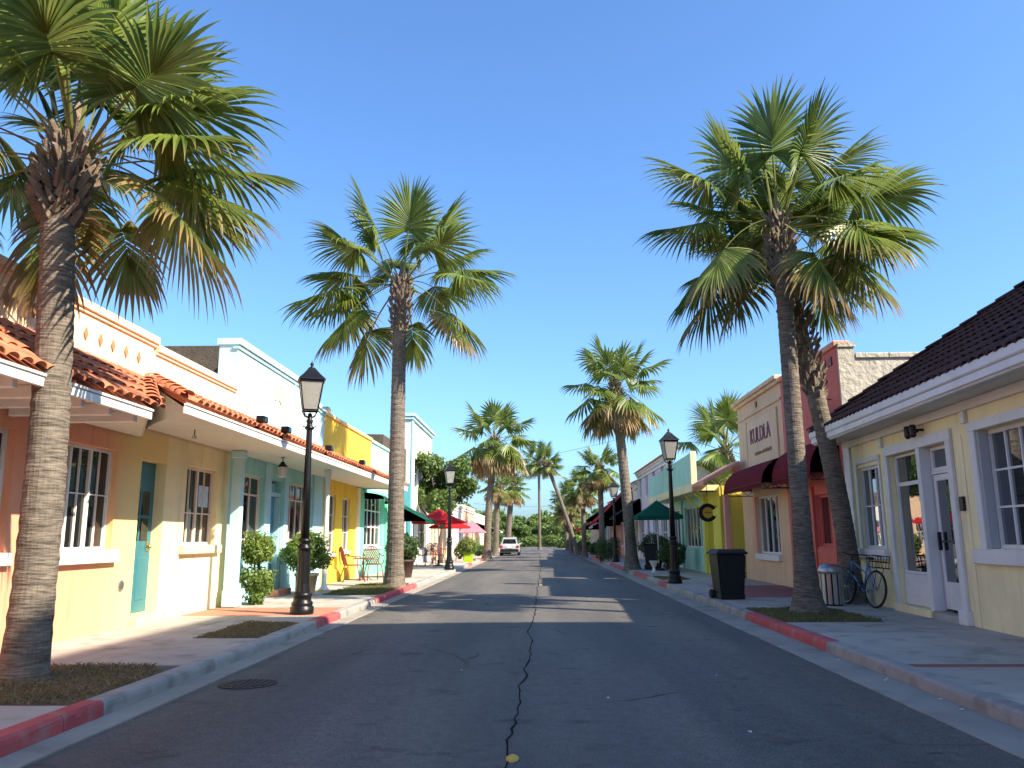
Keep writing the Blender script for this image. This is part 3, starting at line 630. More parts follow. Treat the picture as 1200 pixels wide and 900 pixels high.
for k in range(14):
    y = 2.2+.62*k; bm = bmesh.new(); add_box(bm, -6.58, -5.30, y, y+.09, 3.03, 3.172, .008); obj('rafter', bm, M['white'], cn1)
cn2 = canopy('tiled_canopy', -5.0, 11.1, 30.6, 13.15, 30.6, 3.26, 3.41, 4.16, 'long terracotta-tiled canopy along the cream, blue and yellow shopfronts', 300)
bm = bmesh.new(); add_lathe(bm, [(.13, .14), (.13, .20), (.085, .26), (.07, .34), (.06, 3.0), (.085, 3.1), (.10, 3.28), (.10, 3.352)], 14, (-5.72, 21.7)); obj('post', bm, M['white'], cn2, smooth=True)
bm = bmesh.new(); add_lathe(bm, [(.16, .14), (.15, .185), (.13, .19)], 14, (-5.72, 21.7)); obj('post_base', bm, M['pot_tan'], cn2)
# pilaster between cream and blue shop
pil = bmesh.new(); add_box(pil, -6.40, -6.20, 16.62, 16.82, .14, 3.30, .008); add_box(pil, -6.46, -6.14, 16.56, 16.88, .141, .50, .03); add_box(pil, -6.43, -6.17, 16.59, 16.85, .45, .62, .02); add_box(pil, -6.43, -6.17, 16.59, 16.85, 3.18, 3.342, .02)
b2 = empty('blue_shop', (-6.6, 20.7, .14), 'pale blue stucco shop with a tall white parapet and gold emblem', 'building')
obj('column', pil, M['paleblue'], b2)
W3 = (17.42, 19.2, 1.46, 2.97); BD = (19.72, 20.62, .30, 2.96); W4 = (21.1, 23.3, 1.45, 3.0)
wall('wall', mp, 17.003, 24.4, .05, 3.4, [W3, BD, W4], M['aqua'], b2)
window(mp, *W3, 3, [.72], M['pinkwhite'], b2, sill=(.06, .12, .08), fw=.06, mw=.04); window(mp, *W4, 4, [.72], M['pinkwhite'], b2, sill=(.06, .12, .08), fw=.06, mw=.04)
panel_door(mp, 19.78, 20.56, .30, 2.56, -.18, M['blue_door'], b2, handle=.14)
pbox('transom_panel', mp, 19.78, 20.56, 2.66, 2.90, -.2, -.16, M['aqua_trim'], b2); pbox('door_frame', mp, 19.725, 20.615, 2.565, 2.655, -.23, -.04, M['paleblue'], b2)
for a in ((19.725, 19.775), (20.565, 20.615)): pbox('door_frame', mp, a[0], a[1], .30, 2.56, -.23, -.04, M['paleblue'], b2)
pbox('door_step', mp, 19.6, 20.75, .12, .296, -.24, .30, M['pave_red'], b2, .012)
for a, b in ((19.25, 19.62), (20.7, 21.02), (23.42, 24.38)): pbox('wall_pier', mp, a, b, .05, 3.34, .002, .05, M['paleblue'], b2)
bm = bmesh.new(); yz = [(17.06, 3.4), (24.4, 3.4), (24.4, 5.32), (23.6, 5.38), (22.6, 5.62), (21.7, 5.74), (17.06, 5.74)]
for w in (-7.0, -6.6): pass
f0 = [bm.verts.new((-6.6, y, z)) for y, z in yz]; f1 = [bm.verts.new((-7.02, y, z)) for y, z in yz]; bm.faces.new(f0); bm.faces.new(f1[::-1])
for i in range(len(yz)): bm.faces.new((f0[i], f1[i], f1[(i+1) % 7], f0[(i+1) % 7]))
fix(bm); obj('parapet', bm, M['paleblue'], b2)
top = [(17.02, 5.74), (21.7, 5.74), (22.6, 5.62), (23.6, 5.38), (24.42, 5.32)]
for (xa, xb, da, db, mt) in ((-7.06, -6.53, 0, .14, 'paleblue'), (-6.7, -6.565, -.10, -.04, 'aqua_trim')):
    bm = bmesh.new(); q = [[bm.verts.new((x, y, z+d)) for (x, d) in ((xa, da), (xb, da), (xb, db), (xa, db))] for y, z in top]
    for a, b in zip(q, q[1:]):
        for i in range(4): bm.faces.new((a[i], a[(i+1) % 4], b[(i+1) % 4], b[i]))
    bm.faces.new(q[0]); bm.faces.new(q[-1][::-1]); fix(bm); obj('coping', bm, M[mt], b2)
pbox('pilaster_strip', mp, 21.22, 21.30, 4.1, 5.64, 0, .03, M['aqua_trim'], b2)
bm = bmesh.new(); mm = Matrix(((0, 0, 1, -6.6), (1, 0, 0, 20.05), (0, 1, 0, 5.12), (0, 0, 0, 1)))     # plaster emblem: a staff and a seated figure-like scroll
add_prism(bm, [(-.42, .22), (-.30, .26), (-.32, .05), (-.26, -.16), (-.40, -.18), (-.38, .05)], -.01, .03, mm)
add_prism(bm, [(-.05, .0), (.02, .18), (.10, .30), (.16, .16), (.26, .10), (.28, -.12), (.18, -.34), (.10, -.40), (.04, -.22), (-.08, -.14)], -.01, .035, mm)
add_prism(bm, [(-.02, .24), (.04, .30), (.08, .24), (.03, .18)], -.01, .03, mm); fix(bm); obj('emblem', bm, M['emblem'], b2)
box('rear_block', -15, -7.03, 17.8, 24.4, 0, 5.2, M['shingle'], b2); slope_deck('shingle_roof', [(-15, 18.2, 6.05), (-15, 24.4, 6.05), (-7.1, 24.4, 6.0), (-7.1, 18.2, 6.0)], .9, M['shingle'], b2)
# golden and mint shop
b3 = empty('golden_shop', (-6.6, 29.7, .14), 'golden yellow shop with a mint end bay and round-cornered window', 'building')
gw = [(25.25, 26.15, 1.05, 2.9), (27.1, 28.15, 1.10, 2.88)]; mw_ = (30.55, 33.8, 1.2, 3.22)
wall('wall', mp, 24.403, 29.4, .05, 3.4, gw, M['golden'], b3); wall('wall', mp, 29.4, 35.2, .05, 3.4, [mw_], M['mint'], b3)
for g_ in gw: window(mp, *g_, 2, [.33, .66], M['white_cool'], b3, w=-.06, sill=(.04, .1, .06))
window(mp, *mw_, 4, [.36, .70], M['white_cool'], b3, w=-.05, fw=.08, mw=.05, sill=(.05, .1, .06))
for (a, b, m_) in ((24.45, 24.75, 'cream'), (28.95, 29.39, 'cream'), (29.42, 30.0, 'mint'), (34.6, 35.18, 'mint')): pbox('pilaster', mp, a, b, .05, 3.32, .002, .10, M[m_], b3)
pbox('wall_base', mp, 24.8, 28.9, .10, .55, .002, .06, M['golden'], b3)
wall('parapet', mp, 24.43, 31.4, 3.4, 5.28, [], M['golden'], b3, .35); wall('parapet', mp, 31.4, 35.2, 3.4, 5.24, [], M['palemint'], b3, .35)
pbox('coping', mp, 24.46, 31.4, 5.28, 5.41, -.4, .06, M['warm_yellow'], b3, .02); pbox('coping', mp, 31.403, 35.25, 5.24, 5.37, -.4, .06, M['palemint'], b3, .02)
box('rear_block', -15, -6.97, 24.403, 35.2, 0, 4.9, M['golden'], b3)
bm = bmesh.new(); bmesh.ops.create_uvsphere(bm, u_segments=12, v_segments=8, radius=.13, matrix=Matrix.Translation((-6.6, 24.62, 5.45))); obj('parapet_ball', bm, M['warm_yellow'], b3, smooth=True)
# mint half-round awning over the mint window
def awning(name, xw, xf, y0, y1, zt, zb, mat, label, val=.2, curve=.0, scallop=True, bracket=True, n=7, cat='awning', endmat=None):
    """canvas awning on a wall at xw reaching out to xf, with valance, closed ends and frame"""
    root = empty(name, ((xw+xf)/2, (y0+y1)/2, zb), label, cat); s = 1 if xf > xw else -1
    pr = []
    for i in range(n+1):
        t = i/n; x = xw+(xf-xw)*(math.sin(t*math.pi/2) if curve else t); z = zt-(zt-zb)*((1-math.cos(t*math.pi/2)) if curve else t); pr.append((x, z))
    bm = bmesh.new(); m_ = max(2, int((y1-y0)/.35)); g_ = []
    for j in range(m_+1):
        y = y0+(y1-y0)*j/m_; sag = .012*math.sin(j*math.pi*2.1)
        g_.append([bm.verts.new((x, y, z+sag*math.sin(math.pi*i/n))) for i, (x, z) in enumerate(pr)])
    for a, b in zip(g_, g_[1:]):
        for i in range(n): bm.faces.new((a[i], a[i+1], b[i+1], b[i]))
    bmesh.ops.solidify(bm, geom=list(bm.faces), thickness=.012); fix(bm); can = obj('canvas', bm, mat, root)
    for y in (y0, y1):
        bm = bmesh.new(); a = [bm.verts.new((x, y, z-.004)) for x, z in pr]+[bm.verts.new((xw, y, zb))]; bm.faces.new(a)
        bmesh.ops.solidify(bm, geom=list(bm.faces), thickness=.01); fix(bm); obj('end_panel', bm, endmat or mat, root)
    bm = bmesh.new(); k = max(3, int((y1-y0)/.16)); lo = []; hi = []
    for j in range(k*2+1):
        y = y0+(y1-y0)*j/(k*2); d = val*(1 if not scallop else (.78+.22*math.sin((j % 2)*math.pi/2)))
        hi.append(bm.verts.new((xf+s*.008, y, zb+.01))); lo.append(bm.verts.new((xf+s*.008+s*.01*((j % 2)), y, zb-d)))
    for j in range(k*2): bm.faces.new((hi[j], hi[j+1], lo[j+1], lo[j]))
    bmesh.ops.solidify(bm, geom=list(bm.faces), thickness=.006); fix(bm); obj('valance', bm, mat, root)
    if bracket:
        bm = bmesh.new()
        for y in (y0+.02, y1-.02):
            add_tube(bm, [(xw, y, zb-.02), (xf, y, zb-.02)], .016, 5); k = max(2, int(abs(xf-xw)/.28))
            for i in range(k):
                xa, xb = xw+(xf-xw)*i/k, xw+(xf-xw)*(i+1)/k; add_tube(bm, [(xa, y, zb-.02), ((xa+xb)/2, y, zb-.17), (xb, y, zb-.02)], .011, 5)
            add_tube(bm, [(xw, y, zb-.18), (xf, y, zb-.18)], .012, 5)
        add_tube(bm, [(xf, y0, zb-.01), (xf, y1, zb-.01)], .014, 5); obj('frame', bm, M['dark_metal'], root)
    return root
awning('awning', -6.58, -5.75, 30.0, 34.4, 3.2, 2.95, M['palemint'], 'pale green half-round awning over the mint shop window', val=.08, curve=1, scallop=False, bracket=False)
# tall white and teal building
b4 = empty('tall_teal_building', (-6.7, 43, .14), 'tall teal-sided building with a high white parapet beyond the mint shop', 'building')
mp4 = facing_x(-6.7, 1); o4 = [(36.4, 38.2, .4, 2.6), (39.0, 41.2, .9, 2.7), (43.0, 44.2, .3, 2.7), (45.0, 49.0, .9, 2.8), (43.2, 44.6, 4.2, 5.8), (46.6, 48.2, 4.2, 5.8)]
wall('wall', mp4, 35.22, 42.0, .05, 4.3, o4[:2], M['teal_wall'], b4); wall('wall', mp4, 42.0, 50.2, .05, 7.7, o4[2:], M['offwhite'], b4, .35)
for k, w_ in enumerate(o4): window(mp4, *w_, 3 if w_[1]-w_[0] > 1.5 else 2, 2 if k > 1 else [.7], M['white_cool'], b4, w=-.08, fw=.07, mw=.04)
box('side_wall', -7.6, -7.06, 42.0, 50.2, 0, 7.7, M['teal_wall'], b4); box('rear_block', -14, -7.61, 42.31, 50.2, 0, 5.8, M['offwhite'], b4); box('rear_block', -14, -6.95, 35.22, 41.98, 0, 4.2, M['teal_wall'], b4)
bm = bmesh.new(); mbox(bm, mp4, 41.9, 50.3, 7.7, 7.86, -.5, .12, .02); mbox(bm, mp4, 41.85, 50.35, 7.861, 8.02, -.55, .22, .02); obj('cornice', bm, M['paleblue'], b4)
pbox('corner_trim', mp4, 41.98, 42.5, .1, 7.7, .002, .06, M['aqua_trim'], b4)
slope_deck('shingle_gable', [(-13, 35.6, 6.25), (-13, 41.9, 6.25), (-6.95, 41.9, 6.1), (-6.95, 35.6, 6.1)], 1.9, M['shingle'], b4)
awning('awning', -6.68, -4.95, 35.3, 38.8, 3.2, 2.30, M['green_canvas'], 'dark green sloped awning in front of the teal building', val=.12, scallop=False, bracket=False)

# ------------------------------------------------------------------ plain shops further along the street
def shop(name, s, X, y0, y1, h, mat, label, wins, trim='white_cool', cap='offwhite', storeys=1, tilecap=False, gable=False):
    root = empty(name, (s*X, (y0+y1)/2, .14), label, 'building'); m_ = facing_x(s*X, -s); op = []; L = y1-y0; n = max(2, int(L/2.6))
    for i in range(n):
        a = y0+L*(i+.16)/n; b = y0+L*(i+.84)/n
        if i == n//2: op.append(((a+b)/2-.5, (a+b)/2+.5, .2, 2.45, 'd'))
        else: op.append((a, b, .85, 2.6, 'w'))
        if storeys > 1: op.append(((a+b)/2-.45, (a+b)/2+.45, 3.9, 5.2, 'u'))
    wall('wall', m_, y0, y1, .05, h, [o[:4] for o in op], mat, root, .3)
    for o in op:
        if o[4] == 'd': panel_door(m_, *o[:4], -.18, M[wins[0]], root, lites=((.5, .85),))
        else: window(m_, *o[:4], 2 if o[4] == 'u' else 3, 2, M[trim], root, w=-.07, fw=.07, mw=.04, sill=(.05, .09, .06))
    box('rear_block', s*(X+.31), s*(X+8), y0, y1, 0, h-.3, mat, root)
    bm = bmesh.new(); mbox(bm, m_, y0-.04, y1+.04, h-.35, h-.25, 0.002, .08, .01); mbox(bm, m_, y0-.06, y1+.06, h, h+.14, -.4, .14, .02); mbox(bm, m_, y0, y1, h-.12, h-.001, .002, .07, .01); obj('cornice', bm, M[cap], root)
    if tilecap:
        tl = slope_deck('tile_cap', [(s*(X-.25), y0, h+.16), (s*(X-.25), y1, h+.16), (s*(X+.9), y1, h+.62), (s*(X+.9), y0, h+.62)], .06, M['tile'], root)
    return root
shop('apricot_shop', -1, 6.6, 50.4, 60, 4.4, M['tan'], 'apricot stucco shop behind the red umbrellas', ['red_door'])
shop('ivory_shop', -1, 6.6, 60.1, 70, 4.0, M['offwhite'], 'ivory shop behind the pink umbrella and skirted palm', ['teal_door'])
shop('salmon_shop', -1, 6.6, 70.1, 82, 4.2, M['salmon'], 'salmon shop beyond the parked silver car on the left', ['blue_door'])
shop('cream_shop', -1, 6.6, 82.1, 100, 3.9, M['cream'], 'cream shop farthest along the left side', ['green_door'])

# ------------------------------------------------------------------ right side: butter-yellow cottage shop (turned a little off the street line)
mr = facing_x(6.6, -1)
c1 = empty('yellow_cottage', (6.6, 14.0, .14), 'butter yellow single-storey cottage shop with white trim and dark tiled hip roof', 'building')
YN = 0.0; WA = (16.0, 17.2, 1.24, 2.88); WB = (9.6, 12.1, 1.30, 3.02); BAY = (13.02, 15.5, .24, 2.98)
ZE = 3.52
wall('wall', mr, YN, 17.9, .05, ZE+.04, [WA, WB, BAY], M['butter'], c1, .30)
box('end_wall', 6.903, 13.2, 17.6, 17.9, .05, ZE+.04, M['butter'], c1); box('rear_block', 7.3, 13.2, YN, 17.59, .0, ZE, M['butter'], c1)
window(mr, *WA, 3, [.52], M['white_cool'], c1, w=-.05, fw=.06, mw=.03, glass='glass_shop')
window(mr, *WB, 6, 3, M['white_cool'], c1, w=-.15, fw=.06, mw=.03, glass='glass_shop')
for (a, b, c, d) in ((15.92, 16.0, 1.24, 2.96), (17.2, 17.28, 1.24, 2.96)): pbox('window_casing', mr, a, b, c, d, .002, .035, M['white_cool'], c1)
pbox('window_casing', mr, 15.92, 17.28, 2.962, 3.06, .002, .045, M['white_cool'], c1); pbox('sill', mr, 15.86, 17.5, 1.04, 1.235, -.1, .10, M['white_cool'], c1, .012)
pbox('window_casing', mr, 12.1, 12.26, 1.29, 3.10, .002, .04, M['white_cool'], c1); pbox('window_casing', mr, 9.4, 12.27, 3.022, 3.16, .003, .05, M['white_cool'], c1); pbox('sill', mr, 9.2, 12.46, 1.08, 1.29, -.1, .09, M['white_cool'], c1, .012)
pbox('window_jamb', mr, 12.06, 12.098, 1.305, 3.015, -.145, -.002, M['greyjamb'], c1)
# entrance bay: side light, projecting post, recessed door
pbox('bay_head', mr, 12.86, 15.66, 2.982, 3.16, .002, .05, M['white_cool'], c1); pbox('bay_post', mr, 15.5, 15.64, .14, 2.98, .002, .05, M['white_cool'], c1)
pbox('bay_post', mr, 12.86, 13.02, .36, 2.98, .002, .06, M['white_cool'], c1); pbox('bay_plinth', mr, 12.78, 13.06, .14, .36, .001, .11, M['white_cool'], c1, .015)
pbox('bay_post', mr, 14.03, 14.17, .26, 2.98, -.15, .05, M['white_cool'], c1)
window(mr, 14.2, 15.48, .82, 2.97, 1, [.76], M['white_cool'], c1, w=-.09, fw=.045, mw=.07, glass='glass_shop', name='side_light')
pbox('kick_panel', mr, 14.19, 15.49, .27, .815, -.17, -.08, M['white_cool'], c1)
window(mr, 13.04, 14.01, 2.56, 2.97, 1, 1, M['white_cool'], c1, w=-.13, fw=.06, glass='glass_shop', name='transom')
dr_ = bmesh.new()
for a in ((13.07, 13.15, .30, 2.5), (13.90, 13.98, .30, 2.5)): mbox(dr_, mr, *a, -.18, -.135, .004)
mbox(dr_, mr, 13.151, 13.899, 2.40, 2.5, -.178, -.136, .004); mbox(dr_, mr, 13.151, 13.899, .30, .74, -.178, -.136, .004)
d1 = obj('glazed_door', dr_, M['white_cool'], c1); pbox('pane', mr, 13.152, 13.898, .741, 2.399, -.162, -.154, M['glass_shop'], d1, 0)
pbox('push_bar', mr, 13.18, 13.87, 1.38, 1.41, -.14, -.105, M['dark_metal'], d1, 0); pbox('handle', mr, 13.90, 13.94, 1.25, 1.55, -.136, -.08, M['dark_metal'], d1, .005)
pbox('notice', mr, 13.30, 13.46, 1.75, 2.0, -.152, -.148, M['paper'], d1, 0)
pbox('door_jamb', mr, 13.028, 13.062, .28, 2.52, -.185, -.13, M['greyjamb'], c1); pbox('door_jamb', mr, 13.986, 14.015, .28, 2.52, -.185, -.13, M['greyjamb'], c1); pbox('door_head', mr, 13.03, 14.012, 2.51, 2.557, -.185, -.12, M['white_cool'], c1)
pbox('entrance_step', mr, 14.06, 15.62, .10, .262, -.3, .10, M['cream'], c1, .012); pbox('entrance_step', mr, 13.0, 14.055, .10, .245, -.3, .08, M['concrete'], c1, .012)
for (a, b) in ((17.5, 17.88), (15.68, 15.80), (12.30, 12.42)): pbox('pilaster', mr, a, b, 3.17 if a < 17 else .10, ZE+.01, .002, .06, M['white_cool'], c1)
pbox('pilaster', mr, 12.55, 12.80, .14, 3.02, .001, .012, M['butter'], c1); pbox('frieze', mr, YN, 17.89, ZE-.16, ZE-.02, .003, .075, M['white_cool'], c1)
for y in (14.08, 13.86):
    bm = bmesh.new(); add_tube(bm, [(6.6, y, 3.27), (6.44, y, 3.27)], .02, 6); add_lathe(bm, [(.03, 3.14), (.055, 3.18), (.06, 3.30), (.05, 3.36)], 10, (6.42, y)); obj('wall_light', bm, M['dark_metal'], c1)
pbox('card_reader', mr, 12.62, 12.74, 1.86, 2.08, .013, .06, M['dark_metal'], c1, .008)
# eaves, gutter and hip roof
EX, EY = 5.98, 17.75
box('soffit', EX+.05, 6.54, YN, EY-.02, ZE-.015, ZE+.02, M['soffit'], c1); box('soffit', 6.602, 13.8, 17.91, EY+.22, ZE-.013, ZE+.018, M['soffit'], c1)
bm = bmesh.new(); add_box(bm, EX-.02, EX+.05, YN, EY+.25, ZE-.05, ZE+.19, .012); add_box(bm, EX-.09, EX-.021, YN, EY+.3, ZE+.10, ZE+.25, .02); add_box(bm, EX-.06, EX-.0215, YN, EY+.27, ZE-.02, ZE+.099, .012); obj('eave_gutter', bm, M['white_cool'], c1)
bm = bmesh.new(); add_box(bm, EX+.055, 13.8, EY+.23, EY+.27, ZE-.045, ZE+.19, .012); obj('eave_fascia', bm, M['white_cool'], c1)
TP = .72; RX = 9.9; zr = ZE+.2+(RX-EX)*TP; yr = EY+.3-(RX-EX)
deck = slope_deck('roof_slope', [(EX-.03, YN, ZE+.2), (EX-.03, EY+.3, ZE+.2), (RX, yr, zr), (RX, YN, zr)], .06, M['tile_dark'], c1)
slope_deck('roof_slope', [(EX-.03, EY+.303, ZE+.2), (2*RX-EX, EY+.303, ZE+.2), (RX, yr, zr)], .06, M['tile_dark'], c1)
slope_deck('roof_slope', [(2*RX-EX, EY+.3, ZE+.2), (2*RX-EX, YN, ZE+.2), (RX+.002, YN, zr), (RX+.002, yr, zr)], .06, M['tile_dark'], c1)
upv = Vector((RX-EX, 0, zr-ZE-.2)).normalized()
tiled_slope(deck, (EX-.03, EY+.25, ZE+.2), (EX-.03, YN, ZE+.2), upv, TILE_D, 11, cap=300, inside=lambda p: (EY+.3-p.y) > (p.x-EX)-.05)
hp = Vector((EX-.03, EY+.3, ZE+.24)); hq = Vector((RX, yr, zr+.04)); hd = (hp-hq).normalized(); hn = Vector((0, 0, 1)); hn = (hn-hn.dot(hd)*hd).normalized()
for k in range(int((hp-hq).length/.38)):
    o = bpy.data.objects.new('hip_tile', TILE_D); link(o); o.parent = deck
    o.matrix_basis = tile_matrix(hp-hd*(.44+k*.38)+hn*.04, hd, hn, hn.cross(hd)) @ Matrix.Rotation(-.05, 4, 'Y') @ Matrix.Diagonal((1, 1.3, 1.2, 1))
c1.rotation_euler.z = R(-2.4)
# tall block behind the cottage, out of view, added to throw the wide shadow over the near street
tb = empty('shadow_block', (14.6, -6, .0), 'unseen plain cream block added behind the yellow cottage to shade the street', 'building')
mb = facing_x(14.6, -1); ob = [(-17.2+3.2*i, -15.6+3.2*i, 1+3.0*j, 2.7+3.0*j) for i in range(7) for j in range(6)]
wall('wall', mb, -18, 4.8, 0, 18.2, ob, M['cream'], tb, .3)
for w_ in ob: window(mb, *w_, 2, 1, M['white_cool'], tb, w=-.1, fw=.08)
box('rear_block', 14.91, 24, -18, 4.8, 0, 18.0, M['cream'], tb); pbox('coping', mb, -18.1, 4.9, 18.2, 18.4, -.5, .12, M['white_cool'], tb)

# ------------------------------------------------------------------ rose and tan shop with the maroon awning
c2 = empty('rose_shop', (6.8, 22.5, .14), 'rose red and tan stucco shop with plum lettering and maroon awnings', 'building'); m2 = facing_x(6.8, -1)
tw = (23.3, 25.65, .98, 2.70); rd = (20.9, 21.9, .2, 2.5); rw = (19.0, 20.2, 1.25, 2.48); YB = 22.35; YF = 27.3; ZT = 5.72
wall('wall', m2, 18.0, YB, .05, ZT, [rd, rw], M['pink_red'], c2, .35); wall('wall', m2, YB, YF, .05, ZT, [tw], M['tan'], c2, .35)
M['tan_pale'] = stucco('pale_tan_stucco', (.72, .51, .34))
pbox('sign_panel', m2, 22.85, 26.1, 3.57, 5.08, .002, .03, M['tan_pale'], c2)
for a in ((22.76, 22.848, 3.4, 5.12), (26.102, 26.19, 3.4, 5.12)): pbox('panel_moulding', m2, *a, .002, .05, M['tan'], c2, .008)
bm = bmesh.new(); mbox(bm, m2, YB, YF+.03, 5.26, 5.33, .002, .05, .01); mbox(bm, m2, YB, YF+.15, ZT, ZT+.11, -.4, .10, .02); mbox(bm, m2, YB, YF+.2, ZT+.111, ZT+.24, -.42, .17, .02); obj('cornice', bm, M['tan'], c2)
bm = bmesh.new(); mbox(bm, m2, 17.97, YB-.005, ZT, ZT+.14, -.30, .08, .02); obj('cornice', bm, M['salmon'], c2)
for k in range(6): pbox('vent_slot', m2, 18.3+.42*k, 18.55+.42*k, 5.36, 5.56, .002, .03, M['sign_brown'], c2, .006)
pbox('round_vent', m2, 24.8, 24.95, 5.44, 5.62, .002, .03, M['sign_brown'], c2, .006)
box('side_pier', 6.803, 7.16, 17.93, 17.998, 3.0, 5.70, M['rough_grey'], c2); box('pier_cap', 6.803, 7.2, 17.9, 17.999, 5.701, 5.79, M['rough_grey'], c2)
box('side_wall', 7.17, 14, 17.96, 18.3, 0, 5.44, M['rough_grey'], c2)
for k in range(9): box('coping_stone', 7.19+k*.75, 7.19+k*.75+.735, 17.92, 18.36, 5.442, 5.56, M['rough_grey'], c2, .012)
box('rear_block', 7.17, 14, 18.36, YF, 0, 5.1, M['tan'], c2)
window(m2, *tw, 4, 1, M['white_cool'], c2, w=-.10, fw=.06, mw=.05, glass='glass_shop', sill=(.06, .18, .10)); pbox('window_surround', m2, tw[1]+.002, tw[1]+.25, 1.0, 2.7, .002, .03, M['salmon'], c2)
window(m2, *rw, 2, 1, M['red_trim'], c2, w=-.10, fw=.07, glass='glass_shop'); panel_door(m2, *rd, -.14, M['red_door'], c2, lites=((.45, .88),), handle=.12)
for a in ((20.72, 20.9), (21.9, 22.08), (20.2, 20.38), (18.82, 19.0)): pbox('red_post', m2, a[0], a[1], .14, 2.7, .002, .07, M['red_trim'], c2)
pbox('red_dado', m2, 19.0, 20.2, .14, 1.2, .002, .03, M['red_trim'], c2)
me = text_mesh('KULDLA', .66, .02); xsz = max(v.co.x for v in me.vertices); me.transform(Matrix.Diagonal((2.25/xsz, 1, 1, 1)))
me.transform(Matrix(((0, 0, -1, 6.765), (-1, 0, 0, 25.7), (0, 1, 0, 4.36), (0, 0, 0, 1)))); mobj('sign_letters', me, M['sign_purple'], c2)
bm = bmesh.new(); y = 25.25                                   # line of small letters too small to read
while y > 23.5:
    h = rnd.uniform(.07, .12); mbox(bm, m2, y-.05, y-.02, 3.96, 3.96+h, .03, .045); mbox(bm, m2, y-.09, y-.05, 3.96+h*rnd.choice((0, .45, .8)), 3.98+h*.82, .03, .044); y -= .115
obj('small_lettering', bm, M['sign_brown'], c2)
bm = bmesh.new(); add_tube(bm, [(6.8, 18.55, 4.6), (6.3, 18.55, 4.6)], .015, 5); add_tube(bm, [(6.8, 18.55, 4.25), (6.35, 18.55, 4.6)], .012, 5); add_box(bm, 6.32, 6.72, 18.54, 18.56, 4.16, 4.50); obj('hanging_bracket_sign', bm, M['sign_brown'], c2)
aw1 = awning('awning', 6.78, 5.88, 21.5, 25.9, 3.62, 2.92, M['maroon'], 'long maroon canvas awning with scalloped edge on the tan shopfront', val=.16, curve=1)
aw2 = awning('awning', 6.78, 6.1, 18.3, 21.3, 3.72, 2.92, M['maroon'], 'short maroon awning behind the double palm on the rose shopfront', val=.16, curve=1)
bm = bmesh.new(); y = 25.75; add_box(bm, 5.82, 6.0, y-.09, y+.09, .14, 2.76, .012); add_box(bm, 5.77, 6.05, y-.14, y+.14, .141, .38, .012); tag(obj('awning_post', bm, M['salmon']), 'salmon square post under the far end of the maroon awning', 'post')
# ------------------------------------------------------------------ passage, salmon porch roof and chartreuse shop
c3 = empty('chartreuse_shop', (6.4, 34, .14), 'chartreuse and mint corner shop with a projecting cream canopy and mint parapet', 'building'); m3 = facing_x(6.4, -1)
cw = (32.3, 36.0, 1.05, 2.75); cd = (30.2, 31.2, .2, 2.6)
wall('wall', m3, 28.5, 31.6, .05, 3.25, [cd], M['chartreuse'], c3, .3); wall('wall', m3, 31.6, 40.0, .05, 3.25, [cw, (37, 39.2, 1.05, 2.75)], M['palemint'], c3, .3)
m3e = facing_y(28.5, -1); wall('end_wall', m3e, 6.703, 11, .05, 3.25, [(7.2, 8.2, .9, 2.4)], M['chartreuse'], c3, .25); window(m3e, 7.2, 8.2, .9, 2.4, 2, 2, M['white_cool'], c3, w=-.08)
window(m3, *cw, 5, 1, M['white_cool'], c3, w=-.08, fw=.07, mw=.10); window(m3, 37, 39.2, 1.05, 2.75, 3, 1, M['white_cool'], c3, w=-.08, fw=.07, mw=.10); panel_door(m3, *cd, -.2, M['chartreuse'], c3, lites=((.45, .88),))
for y in (28.52, 31.35, 36.3): pbox('pilaster', m3, y, y+.25, .1, 3.2, .002, .09, M['chartreuse' if y < 36 else 'palemint'], c3)
for k in range(9): pbox('board', m3, 32.0+.47*k, 32.43+.47*k, .12, .98, .002, .035, M['palemint'], c3, .008)
box('rear_block', 6.71, 8.4, 28.76, 40.0, 0, 3.2, M['chartreuse'], c3)
box('canopy_slab', 5.45, 6.398, 28.9, 40.2, 3.10, 3.30, M['cream'], c3, .01); box('canopy_fascia', 5.38, 5.448, 28.6, 40.2, 3.06, 3.36, M['cream'], c3, .012)
bm = bmesh.new(); yz = [(29.0, 3.362), (40.2, 3.362), (40.2, 4.30), (29.0, 4.46)]; f0 = [bm.verts.new((5.46, y, z)) for y, z in yz]; f1 = [bm.verts.new((5.60, y, z)) for y, z in yz]; bm.faces.new(f0); bm.faces.new(f1[::-1])
for i in range(4): bm.faces.new((f0[i], f1[i], f1[(i+1) % 4], f0[(i+1) % 4]))
fix(bm); obj('parapet', bm, M['palemint'], c3); box('parapet_edge', 5.43, 5.63, 28.88, 28.997, 3.362, 4.5, M['cream'], c3, .01)
for y in (29.4, 31.3): tube('canopy_bracket', [(6.39, y, 2.55), (6.1, y, 2.62), (5.8, y, 2.85), (5.6, y, 3.09)], .035, M['chartreuse'], c3)
slope_deck('porch_roof', [(5.4, 26.6, 3.30), (5.4, 28.85, 3.30), (6.6, 28.85, 3.95), (6.6, 26.6, 3.95)], .10, M['salmon'], c3); box('porch_parapet', 6.62, 9.4, 27.6, 27.9, 3.2, 3.98, M['salmon'], c3, .01)
box('passage_wall', 8.5, 8.8, 27.32, 28.4, 0, 3.2, M['butter'], c3); pbox('passage_window', facing_x(8.5, -1), 27.5, 28.2, .9, 2.4, .002, .06, M['white_cool'], c3)
bm = bmesh.new()
for x in range(9): add_box(bm, 6.2+x*.11, 6.22+x*.11, 27.39, 27.41, .14, 1.12)
for z in (.3, 1.0): add_box(bm, 6.16, 7.16, 27.385, 27.415, z, z+.03)
fe = obj('iron_gate', bm, M['black']); tag(fe, 'low black iron railing between the tan and chartreuse shops', 'railing')
